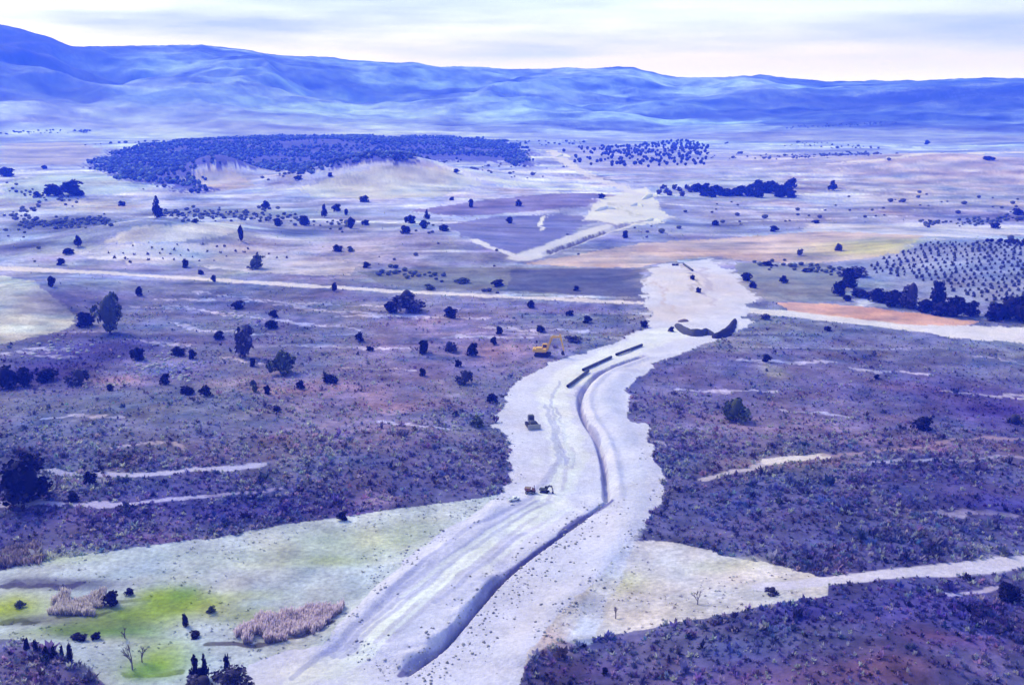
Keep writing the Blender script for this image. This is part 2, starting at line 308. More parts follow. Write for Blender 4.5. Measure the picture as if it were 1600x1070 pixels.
area('working_strip', [(390, 1090), (385, 1040), (430, 1018), (500, 1008), (545, 960), (590, 915), (640, 872), (690, 834), (735, 802), (778, 776), (800, 738), (790, 692), (774, 668), (785, 625),
      (812, 592), (850, 572), (885, 560), (960, 535), (1003, 516), (1016, 490), (1012, 474), (1002, 450), (1012, 422), (1052, 411), (1110, 404), (1152, 430), (1181, 461), (1165, 482),
      (1166, 508), (1140, 527), (1080, 546), (1020, 570), (986, 600), (976, 650), (1010, 672), (1020, 712), (1039, 770), (1010, 815), (986, 842), (930, 902), (850, 985), (822, 1040), (798, 1090)],
     (216, 218, 249), 280, 0, 1.3, .14)
blob(1070, 440, 55, 28, (232, 220, 232), .8); blob(1130, 440, 40, 25, (224, 212, 232), .6); track(None, [(1098, 418), (1104, 445), (1110, 478)], 6, (196, 186, 222), 550, .1, 1.2, .7); track(None, [(1020, 440), (1040, 470), (1060, 490)], 5, (206, 190, 214), 540, .1, 1.2, .7); track(None, [(1062, 412), (1080, 425), (1090, 455)], 5, (184, 174, 200), 560, .1, 1.2, .7); blob(1045, 490, 50, 14, (226, 212, 224), .7)
track(None, [(470, 1066), (560, 1010), (640, 940), (700, 890), (770, 838), (850, 790), (888, 740), (885, 690), (862, 640), (868, 610), (905, 580), (985, 545), (1040, 520)], 42, (242, 240, 250), 270, .05, 1.2, .7)
track(None, [(520, 1055), (600, 990), (680, 915), (760, 850), (850, 800)], 34, (247, 245, 250), 250, .05, 1.2, .6)
blob(490, 1050, 80, 18, (240, 238, 244), .8)
track(None, [(905, 1000), (950, 900), (985, 830), (995, 760), (975, 690), (950, 640), (955, 600)], 40, (206, 212, 247), 260, .06, 1.0, .6)
track(None, [(628, 1052), (690, 1010), (745, 950), (790, 903), (840, 862), (900, 820), (955, 782)], 3, (96, 96, 180), 240, .1, .4, .85)  # shade in the ditch at the bank foot, put into the soil colour
track(None, [(640, 1040), (690, 1003), (740, 945), (784, 898)], 14, (184, 188, 240), 240, .1, .8, .6)
track(None, [(944, 775), (942, 735), (931, 690), (910, 655), (904, 622), (924, 594), (961, 573), (1006, 556)], 6, (158, 160, 222), 300, .1, .5, .7)  # trench line darkened too: its shade is put into the soil colour
for off in (0, 16, 30):
    track(None, [(505 + off, 1022), (560 + off, 978), (610 + off, 935), (680 + off, 880)], 3, (172, 178, 228), 240, .1, 1.0, .6)
for off in (-9, 9):
    track(None, [(600 + off, 1000), (700 + off, 905), (790 + off, 835), (868 + off, 775), (884 + off, 700)], 3, (190, 190, 228), 250, .05, .4, .6)

_g = np.random.default_rng(21); CEN = np.array([(500, 1068), (575, 1005), (650, 935), (715, 880), (785, 830), (860, 785), (895, 730), (885, 680), (868, 640), (880, 600), (930, 568), (1000, 540)], float)
for k in range(16):
    a_ = _g.integers(0, 7); b_ = min(12, a_ + _g.integers(3, 6)); o_ = _g.uniform(-1, 1)
    P_ = [(x + o_ * (46 if y > 800 else 30) + _g.normal() * 3, y + o_ * 8 + _g.normal() * 1.5) for x, y in CEN[a_:b_]]
    track(None, P_, 2.2, (166, 172, 226) if k % 3 else (246, 244, 250), 250, .1, .7, .55)
for k in range(10):
    x_, y_ = CEN[_g.integers(0, 10)]; blob(x_ + _g.uniform(-60, 90), y_ + _g.uniform(-10, 10), _g.uniform(10, 26), _g.uniform(4, 9), (186, 190, 236) if k % 2 else (240, 238, 246), .6)
ZONES = ['ground', 'hills', 'forest_floor', 'field', 'orchard_soil', 'red_soil', 'meadow', 'dirt_track', 'dirt_road', 'working_strip']
DEF_R = np.array([150, 250, 350, 500, 650, 800, 1000, 1300, 1700, 2300, 3000, 4000, 5200, 7000], float)
DEF_C = [(98, 88, 156), (104, 96, 164), (118, 110, 176), (128, 122, 188), (156, 150, 212), (172, 168, 226), (180, 182, 238), (182, 186, 244),
         (172, 182, 250), (154, 172, 252), (136, 164, 252), (128, 160, 252), (122, 154, 250), (112, 144, 248)]
DEF_A = np.array([albedo(c, r) for c, r in zip(DEF_C, DEF_R)])
def cover(X, Y):
    """base colour, zone number and scrub density of the land"""
    r = np.hypot(X, Y); n = X.shape[0]
    col = np.stack([np.interp(r, DEF_R, DEF_A[:, k]) for k in range(3)], 1)
    zone = np.where(r > 2700 + 250 * fbm(X, Y, 700, 2, 41), 1, 0)
    scrub = np.where(r < 520, 1.0, 0.25) * (r < 900)
    grain = np.full(n, 0.34)
    # woods and clearings on the far hills
    hz = fbm(X, Y, 420, 5, 42, .62); wood = smooth(0.02, 0.16, hz + 0.2 * (smooth(0.02, 0.3, np.arctan2(X, Y)) + smooth(0.3, 0.45, -np.arctan2(X, Y))) - .06) * smooth(2200, 3000, r)
    dark = np.array([.012, .014, .02])
    col = col * (1 - 0.5 * wood[:, None]) + dark * 0.5 * wood[:, None]
    fine = fbm(X * .6, Y, 140, 5, 81, .75) * smooth(2200, 2900, r); col *= np.clip(1 + 1.7 * fine, .1, 1.6)[:, None]
    pale = smooth(0.12, 0.3, -hz) * smooth(2000, 2600, r)
    col *= (1 + 0.22 * pale)[:, None]
    # strips of farmland in the middle distance
    strip = fbm(X * 0.35, Y, 130, 3, 43) * smooth(560, 800, r) * (1 - smooth(2600, 3400, r))
    col *= (1 + 0.55 * strip)[:, None]
    tint = fbm(X * 0.5, Y, 210, 2, 44)
    col[:, 0] *= 1 + 0.14 * tint; col[:, 2] *= 1 - 0.10 * tint
    near_ = 1 - smooth(600, 1000, r)
    h1, h2 = fbm(X, Y, 46, 4, 71, .6), fbm(X, Y, 30, 4, 72, .6)
    col *= 1 + near_[:, None] * (np.clip(h1, -1, 1)[:, None] * np.array([.14, .10, .06]) + np.clip(h2, -1, 1)[:, None] * np.array([.14, .24, .28]))
    h3 = fbm(X, Y, 26, 3, 74, .6); h4 = smooth(.12, .4, fbm(X, Y, 60, 3, 75))
    col *= 1 + near_[:, None] * (np.array([-.06, .05, -.02]) + h3[:, None] * np.array([.10, .26, -.16]) + h4[:, None] * np.array([.30, .34, .10]))
    # thin pale lines: old terraces, field edges and paths along the slope
    q = fbm(X * 0.22, Y, 38, 2, 47); ln_ = (1 - smooth(.0, .035, np.abs(q))) * smooth(-.1, .2, fbm(X, Y, 120, 2, 48)) * smooth(280, 380, r) * (1 - smooth(560, 640, r))
    q = fbm(X * 0.3, Y, 110, 3, 49); ln_ = ln_ + (1 - smooth(.0, .04, np.abs(q))) * smooth(560, 700, r) * (1 - smooth(2200, 2800, r)) * smooth(-.2, .2, fbm(X, Y, 200, 2, 50))
    col *= (1 + 1.3 * ln_)[:, None]
    pt = 1.5 * fbm(X * .6, Y, 45, 4, 57, .6) * smooth(500, 700, r) * (1 - smooth(2000, 2800, r)); col *= (1 + 0.5 * pt)[:, None]
    wx, wy = fbm(X, Y, 9, 3, 45), fbm(X, Y, 9, 3, 46)
    wx2 = fbm(X, Y, 2.6, 2, 58) + fbm(X, Y, 38, 3, 59)
    sc = np.clip(r / 300, 0.6, 6)
    for ly in LAYERS:
        kind, zn, g, c, sb, rough, gr, al = ly[:8]
        if kind == 'blob':
            cx, cy_, a, b = g; q = ((X - cx) / a) ** 2 + ((Y - cy_) / b) ** 2
            m = q < 5
            if not m.any(): continue
            k = al * np.exp(-(np.maximum(q[m] + 0.5 * wx[m], 0) ** 1.3))
            col[m] = col[m] * (1 - k[:, None]) + c * k[:, None]
            if sb is not None: scrub[m] = scrub[m] * (1 - k) + sb * k * (scrub[m] > 0.05)
            continue
        mm = bbox_do(X, Y, g, 40)
        if not mm.any(): continue
        xx, yy = X[mm], Y[mm]; amp = 2.2 * rough * sc[mm]
        xw, yw = xx + amp * (wx[mm] + .5 * wx2[mm]), yy + amp * (wy[mm] + .5 * wx2[mm])
        if kind == 'poly': k = inside(xw, yw, g).astype(float)
        else:
            s, run, tot = seg_sd(xw, yw, [tuple(p) for p in g]); s = np.abs(s)
            half = ly[8] / 2 * np.hypot(xx, yy) / FPX
            wd = np.maximum(half, 0.6)
            # a track that runs across the view covers its pixel height with foreshortened ground
            tx, ty = g[-1] - g[0]; fore = abs(tx) / (abs(tx) + abs(ty) + 1e-6)
            wd = wd * (1 + fore * (np.hypot(xx, yy) / 100.0 * 0.75 - 1).clip(0, 4))
            k = (1 - smooth(0.8, 1.15, s / wd))
        idx = np.nonzero(mm)[0]; ka = k * al
        col[idx] = col[idx] * (1 - ka[:, None]) + c * ka[:, None]
        hard = idx[k > 0.5]
        if zn is None and kind == 'line' and ly[8] < 6: scrub[hard] = 0.02
        if zn is not None:
            zone[hard] = ZONES.index(zn); scrub[hard] = sb; grain[hard] = gr if zn in ('working_strip', 'dirt_road', 'dirt_track') else max(gr, .2)
    A = np.where(zone == 0, 1.0, np.where(np.isin(zone, [3, 4, 6]), np.where(r < 330, .55, .85), np.where(zone == 1, .8, np.where(zone == 9, .2, np.where(zone == 5, .6, .25)))))
    tot = np.zeros((n, 3))
    for wl, a0, a1, b0, b1, sd_ in ((7, -2, -1, 500, 800, 90), (24, 450, 700, 1300, 1900, 93), (80, 1300, 1900, 9000, 9900, 96)):
        wt = smooth(a0, a1, r) * (1 - smooth(b0, b1, r)); k = wt > 0
        v1, v2, v3 = (fbm(X[k], Y[k], wl * m_, 3, sd_ + i, .6) for i, m_ in enumerate((1, 1.6, 2.6)))
        hu = (1 - smooth(1300, 2200, r[k]))[:, None]
        tot[k] += wt[k][:, None] * (v1[:, None] * .62 + hu * v2[:, None] * np.array([.24, .05, -.16]) + v3[:, None] * (np.array([-.06, .04, .22]) * hu + .1) - np.array([.05, .0, -.03]))
    # furrows, mown lines and worn edges that run across the slope
    st = (vnoise(X / 55, Y / 6.5, 121) * .6 + vnoise(X / 22, Y / 3.2, 122) * .4) * smooth(330, 450, r) * (1 - smooth(1100, 1500, r)) + (vnoise(X / 130, Y / 24, 123) * .6 + vnoise(X / 60, Y / 11, 124) * .4) * smooth(800, 1200, r) * (1 - smooth(2300, 3000, r))
    tot = tot + (st * .42)[:, None] * np.array([1, 1, .85])
    col = np.clip(col * np.clip(1 + A[:, None] * tot, .3, 2.2), .012, .75)
    return col, zone, scrub, grain

# ------------------------------------------------------------------ materials
def new_mat(name):
    m = bpy.data.materials.new(name); m.use_nodes = True; t = m.node_tree
    b = t.nodes['Principled BSDF']; b.inputs['Roughness'].default_value = 0.95
    b.inputs['Specular IOR Level'].default_value = 0.1
    return m, t, b
def attr_mat(name, scale=0.6, vary=0.35, bump=0.0, bscale=1.0):
    m, t, b = new_mat(name)
    a = N(t, 'ShaderNodeAttribute', attribute_name='Col')
    g = N(t, 'ShaderNodeNewGeometry')
    n = N(t, 'ShaderNodeTexNoise'); n.inputs['Scale'].default_value = scale; n.inputs['Detail'].default_value = 6; n.inputs['Roughness'].default_value = .65
    r = N(t, 'ShaderNodeMapRange'); r.inputs['From Min'].default_value = .3; r.inputs['From Max'].default_value = .7
    r.inputs['To Min'].default_value = 1 - vary; r.inputs['To Max'].default_value = 1 + vary
    v = N(t, 'ShaderNodeVectorMath', operation='SCALE')
    t.links.new(g.outputs['Position'], n.inputs['Vector']); t.links.new(n.outputs['Fac'], r.inputs['Value'])
    t.links.new(a.outputs['Color'], v.inputs[0]); t.links.new(r.outputs['Result'], v.inputs['Scale'])
    t.links.new(v.outputs['Vector'], b.inputs['Base Color'])
    if bump:
        n2 = N(t, 'ShaderNodeTexNoise'); n2.inputs['Scale'].default_value = bscale; n2.inputs['Detail'].default_value = 8; n2.inputs['Roughness'].default_value = .7
        bp = N(t, 'ShaderNodeBump'); bp.inputs['Strength'].default_value = 1.0; bp.inputs['Distance'].default_value = bump
        t.links.new(g.outputs['Position'], n2.inputs['Vector']); t.links.new(n2.outputs['Fac'], bp.inputs['Height']); t.links.new(bp.outputs['Normal'], b.inputs['Normal'])
    return m
def noisy_mat(name, c, vary=0.3, scale=2.0, rough=0.9, metal=0.0, spec=0.1):
    m, t, b = new_mat(name); b.inputs['Roughness'].default_value = rough; b.inputs['Metallic'].default_value = metal
    b.inputs['Specular IOR Level'].default_value = spec
    n = N(t, 'ShaderNodeTexNoise'); n.inputs['Scale'].default_value = scale; n.inputs['Detail'].default_value = 5
    o = N(t, 'ShaderNodeTexCoord'); r = N(t, 'ShaderNodeMix', data_type='RGBA')
    r.inputs['A'].default_value = (*[x * (1 - vary) for x in c], 1); r.inputs['B'].default_value = (*[min(1, x * (1 + vary)) for x in c], 1)
    t.links.new(o.outputs['Object'], n.inputs['Vector']); t.links.new(n.outputs['Fac'], r.inputs['Factor']); t.links.new(r.outputs['Result'], b.inputs['Base Color'])
    return m
M_SOIL = attr_mat('bare_soil', 0.9, .17, 0.35, 1.6)
M_GRASS = attr_mat('dry_grass', 0.8, .30, 0.35, 1.4)
M_SCRUBLAND = attr_mat('scrubland', 0.45, .32, 0.5, 0.8)
M_FAR = attr_mat('far_hills', 0.02, .22)
M_BUSH = attr_mat('scrub_plants', 1.5, .3)
M_LEAF = attr_mat('foliage', 1.2, .3)
M_TUFT = attr_mat('tuft_leaves', 1.5, .3)
def translucent(m, f):
    t = m.node_tree; tl = N(t, 'ShaderNodeBsdfTranslucent'); ms = N(t, 'ShaderNodeMixShader'); ms.inputs[0].default_value = f
    _b = t.nodes['Principled BSDF']; t.links.new(_b.inputs['Base Color'].links[0].from_socket, tl.inputs['Color'])
    t.links.new(_b.outputs[0], ms.inputs[1]); t.links.new(tl.outputs[0], ms.inputs[2]); t.links.new(ms.outputs[0], t.nodes['Material Output'].inputs['Surface'])
translucent(M_TUFT, .45)
M_BARK = noisy_mat('bark', (.07, .055, .05), .4, 3)
M_REED = attr_mat('reeds', 1.0, .2)
translucent(M_REED, .5)

# ------------------------------------------------------------------ mesh helpers
def mesh_from(name, V, F, mat, colors=None, smooth_=False):
    """V (n,3); F (m,3) or (m,4) numpy; colours per vertex"""
    me = bpy.data.meshes.new(name); V = np.asarray(V, np.float32); F = np.asarray(F, np.int32)
    k = F.shape[1]
    me.vertices.add(len(V)); me.vertices.foreach_set('co', V.ravel())
    me.loops.add(F.size); me.loops.foreach_set('vertex_index', F.ravel())
    me.polygons.add(len(F)); me.polygons.foreach_set('loop_start', np.arange(len(F), dtype=np.int32) * k)
    try: me.polygons.foreach_set('loop_total', np.full(len(F), k, np.int32))
    except Exception: pass
    if colors is not None:
        a = me.color_attributes.new('Col', 'FLOAT_COLOR', 'POINT')
        a.data.foreach_set('color', np.concatenate([colors, np.ones((len(colors), 1))], 1).astype(np.float32).ravel())
    me.update(calc_edges=True)
    if smooth_: me.polygons.foreach_set('use_smooth', np.ones(len(F), bool))
    if mat: me.materials.append(mat)
    return me
def link(name, data, parent=None, loc=None, rot=None, scale=None):
    o = bpy.data.objects.new(name, data); COL.objects.link(o)
    if parent: o.parent = parent
    if loc is not None: o.location = loc
    if rot is not None: o.rotation_euler = rot
    if scale is not None: o.scale = scale
    return o
def tag(o, label, cat, group=None):
    o['label'] = label; o['category'] = cat
    if group: o['group'] = group
    return o

# ------------------------------------------------------------------ terrain: one grid, split by kind of land
th_d = np.arange(-0.54, 0.5401, 0.0013); th_c = np.linspace(0.54, 2 * math.pi - 0.54, 62)[1:-1]
TH = np.concatenate([th_d, th_c])
rr = [2.0, 30, 60, 85, 105, 122, 136]; e = FPX * CAMZ / 146.0
while True:
    r0 = FPX * CAMZ / e
    if r0 > 6500: break
    rr.append(r0); dr = min(r0 * r0 / (FPX * CAMZ) * 1.45, 21.0); e = FPX * CAMZ / (r0 + dr)
RR = np.array(rr); nr, na = len(RR), len(TH)
RG, TG = np.meshgrid(RR, TH, indexing='ij')
jit = (rng.random((nr, na)) - .5) * 0.5 * np.gradient(RR)[:, None] * (np.abs((TG + math.pi) % (2 * math.pi) - math.pi) < .53); jit[:8] = 0; jit[-1] = 0
RG = RG + jit
GX, GY = (RG * np.sin(TG)).ravel(), (RG * np.cos(TG)).ravel()
GZ = height(GX, GY)
gcol, gzone, gscrub, ggrain = cover(GX, GY)
gr_ = np.hypot(GX, GY)
# uneven growth: mottling at plant scale, coarser far away, only where plants grow
mott = .55 * fbm(GX, GY, 5, 3, 51) + .45 * fbm(GX, GY, 22, 3, 52)
mott = mott * (1 - smooth(350, 900, gr_)) + (fbm(GX, GY, 26, 3, 53)) * smooth(350, 900, gr_) * (1 - smooth(1800, 3500, gr_)) + fbm(GX, GY, 120, 4, 54) * smooth(1800, 3500, gr_)
gcol = gcol * np.clip(1 + (ggrain * 1.3 * mott), .35, 1.8)[:, None]
GZ = GZ + np.where(gscrub > .3, 0.18 * fbm(GX, GY, 2.6, 2, 55) * np.minimum(gscrub, 1), 0) * (gr_ < 800)
idx = np.arange(nr * na).reshape(nr, na); nxt = np.roll(idx, -1, 1)
QUADS = np.stack([idx[:-1], idx[1:], nxt[1:], nxt[:-1]], -1).reshape(-1, 4)[:, ::-1]
zf = gzone[QUADS[:, 0]]
MATZ = {'ground': M_SCRUBLAND, 'hills': M_FAR, 'forest_floor': M_SCRUBLAND, 'field': M_GRASS, 'orchard_soil': M_GRASS, 'red_soil': M_SOIL, 'meadow': M_GRASS,
        'dirt_track': M_SOIL, 'dirt_road': M_SOIL, 'working_strip': M_SOIL}
GV = np.stack([GX, GY, GZ], 1)
for zi, zn in enumerate(ZONES):
    f = QUADS[zf == zi]
    if not len(f): continue
    u, inv = np.unique(f.ravel(), return_inverse=True)
    o = link(zn, mesh_from(zn, GV[u], inv.reshape(-1, 4), MATZ[zn], gcol[u], True)); o['kind'] = 'structure'

# ------------------------------------------------------------------ plants: templates
def ico(sub=1):
    bm = bmesh.new(); bmesh.ops.create_icosphere(bm, subdivisions=sub, radius=1.0)
    v = np.array([p.co[:] for p in bm.verts]); f = np.array([[q.index for q in p.verts] for p in bm.faces]); bm.free(); return v, f
ICO0, ICOF0 = ico(1); ICO1, ICOF1 = ico(2)
def leafy(n, seed, shape, size=0.17, core=0.72, tone=(.05, .05, .055), lobes=9):
    """crown in a unit box: x,y in -1..1, z in 0..1.  shape(direction z) gives the profile"""
    g = np.random.default_rng(seed); V, F, C = [], [], []
    lob = []
    for k in range(lobes):
        z = g.random() * .85 + .05; a = g.random() * 6.283; rad = shape(z) * (.25 + .5 * g.random())
        lob.append((rad * math.cos(a), rad * math.sin(a), z, .30 + .22 * g.random()))
    cv = ICO1.copy(); zz = (cv[:, 2] + 1) / 2; prof = np.array([shape(t) for t in zz])
    rxy = np.hypot(cv[:, 0], cv[:, 1]) + 1e-6
    nn = 1 + .28 * vnoise(cv[:, 0] * 2.3 + seed, cv[:, 1] * 2.3 + cv[:, 2] * 1.7, seed)
    cv = np.stack([cv[:, 0] / rxy * prof * core * nn * np.minimum(1, rxy * 1.6), cv[:, 1] / rxy * prof * core * nn * np.minimum(1, rxy * 1.6), .06 + zz * .84], 1)
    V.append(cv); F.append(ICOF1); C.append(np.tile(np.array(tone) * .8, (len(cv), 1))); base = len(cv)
    for k in range(n):
        lx, ly, lz, lr = lob[g.integers(len(lob))]
        d = g.normal(size=3); d /= np.linalg.norm(d); q = np.array([lx, ly, lz]) + d * lr * np.array([1, 1, .55]) * g.random() ** .4
        q[2] = min(1.02, max(.03, q[2])); m = math.hypot(q[0], q[1]); s = shape(q[2]) * (1.0 + .12 * g.normal())
        if m > s and m > 0: q[:2] *= s / m
        a, b = g.normal(size=3), g.normal(size=3); a /= np.linalg.norm(a); b -= a * (a @ b); b /= np.linalg.norm(b)
        sz = size * (.6 + .8 * g.random()); a = a * sz; b = b * sz * .8
        a[2] *= .6; b[2] *= .6
        V.append(np.array([q - a, q + b * .8, q + a, q - b])); F.append(np.array([[0, 1, 2], [0, 2, 3]]) + base); base += 4
        t = np.array(tone) * math.exp(.6 * g.normal() + .1); C.append(np.tile(t, (4, 1)))
    return np.concatenate(V), np.concatenate(F), np.concatenate(C)
dome = lambda z: math.sqrt(max(0.0, 1 - (max(z, 0) * 1.0 - .35) ** 2 / (.68 ** 2))) if z < 1.03 else 0.05
cone = lambda z: max(.06, (1 - z) ** .8 * (1.0 if z > .1 else .8))
oval = lambda z: max(.08, math.sin(math.pi * min(1, max(0, z * .92 + .06))) ** .6)
DARK = (.014, .011, .025); OLIVE = (.075, .08, .045); VIOLET = (.06, .05, .085)
CROWN = {}
def crowns(key, n, shape, tone, k=3, **kw):
    CROWN[key] = []
    for i in range(k):
        V, F, C = leafy(n, 100 + 7 * i + hash_key(key), shape, tone=tone, **kw); CROWN[key].append(mesh_from('crown', V, F, M_LEAF, C))
def hash_key(s): return sum(ord(c) for c in s)
crowns('bush', 420, dome, DARK, 4, core=.5); crowns('big', 900, dome, DARK, 2, size=.11, lobes=18, core=.5); crowns('cone', 360, cone, DARK, 3, core=.6)
crowns('oval', 360, oval, DARK, 3, core=.6); crowns('olive', 620, dome, OLIVE, 2, size=.13, core=.45); crowns('violet', 420, dome, VIOLET, 2, size=.14, core=.4)
crowns('orchard', 240, dome, (.085, .085, .13), 3, core=.5); crowns('slim', 240, oval, DARK, 2, size=.2, core=.6); crowns('mid', 560, oval, OLIVE, 2, size=.13, core=.5)
def trunk_mesh(top=1.0, r=.12, limbs=4, seed=0):
    g = random.Random(seed); V, F = [], []
    def tube(p, q, r0, r1, n=6):
        p, q = Vector(p), Vector(q); d = (q - p).normalized(); a = d.orthogonal().normalized(); b = d.cross(a); s = len(V)
        for c, rad in ((p, r0), (q, r1)):
            for k in range(n):
                t = 6.2832 * k / n; V.append(c + a * (rad * math.cos(t)) + b * (rad * math.sin(t)))
        for k in range(n): F.append((s + k, s + (k + 1) % n, s + n + (k + 1) % n, s + n + k))
    tube((0, 0, -.15), (0.02, 0.01, top * .6), r, r * .6)
    for k in range(limbs):
        a = 6.283 * k / limbs + g.random(); tube((0.02, .01, top * (.35 + .2 * g.random())), (.5 * math.cos(a), .5 * math.sin(a), top * (.7 + .2 * g.random())), r * .45, r * .15, 5)
    return mesh_from('trunk', [v[:] for v in V], F, M_BARK)
TRUNK = [trunk_mesh(1.0, .09, 4, 3), trunk_mesh(1.0, .07, 5, 4)]
def bare_mesh(seed):
    g = random.Random(seed); V, F = [], []
    def tube(p, q, r0, r1, n=4):
        p, q = Vector(p), Vector(q); d = (q - p).normalized(); a = d.orthogonal().normalized(); b = d.cross(a); s = len(V)
        for c, rad in ((p, r0), (q, r1)):
            for k in range(n):
                t = 6.2832 * k / n; V.append(c + a * (rad * math.cos(t)) + b * (rad * math.sin(t)))
        for k in range(n): F.append((s + k, s + (k + 1) % n, s + n + (k + 1) % n, s + n + k))
    def grow(p, d, ln, r, depth):
        q = p + d * ln; tube(p, q, r, r * .65)
        if depth == 0: return
        for k in range(3 if depth > 1 else 4):
            nd = (d + Vector((g.uniform(-.7, .7), g.uniform(-.7, .7), g.uniform(-.1, .5)))).normalized(); grow(p + d * ln * g.uniform(.5, 1), nd, ln * .66, r * .6, depth - 1)
    grow(Vector((0, 0, -.05)), Vector((0, 0, 1)), .42, .035, 3)
    V = np.array([v[:] for v in V]); V[:, 2] /= V[:, 2].max(); V[:, :2] /= np.abs(V[:, :2]).max()
    return V, np.array(F)
M_TWIG = noisy_mat('bare_twigs', (.16, .13, .14), .3, 4)
BARE = [mesh_from('branches', *bare_mesh(s), M_TWIG) for s in (1, 2)]

def plant(kind, px, py, wpx, hpx, label, cat='bush', group=None, k=0):
    x, y, z = (float(a[0]) for a in at(px, py)); d = math.sqrt(x * x + y * y + (CAMZ - z) ** 2)
    wd, ht = wpx * d / FPX, hpx * d / FPX
    name = {'cone': 'conifer', 'slim': 'slim_conifer', 'oval': 'tree', 'mid': 'tree', 'bare': 'bare_tree'}.get(kind, 'bush')
    if cat == 'tree' and name == 'bush': name = 'tree'
    root = link(name, None, loc=(x, y, z - 0.05), rot=(0, 0, random.random() * 6.28)); root.empty_display_size = 1
    tag(root, label, cat, group)
    if kind == 'bare':
        link('branches', BARE[k % 2], root, scale=(wd / 2, wd / 2, ht)); return root
    c = CROWN[kind]; lift = .08 if kind in ('cone', 'slim', 'bush', 'big', 'violet') else .16
    link('crown', c[k % len(c)], root, loc=(0, 0, ht * lift * .5), scale=(wd / 2 * 1.06, wd / 2 * 1.06, ht * (1 - lift * .5)))
    link('trunk', TRUNK[k % 2], root, scale=(wd / 2, wd / 2, ht * .8))
    return root

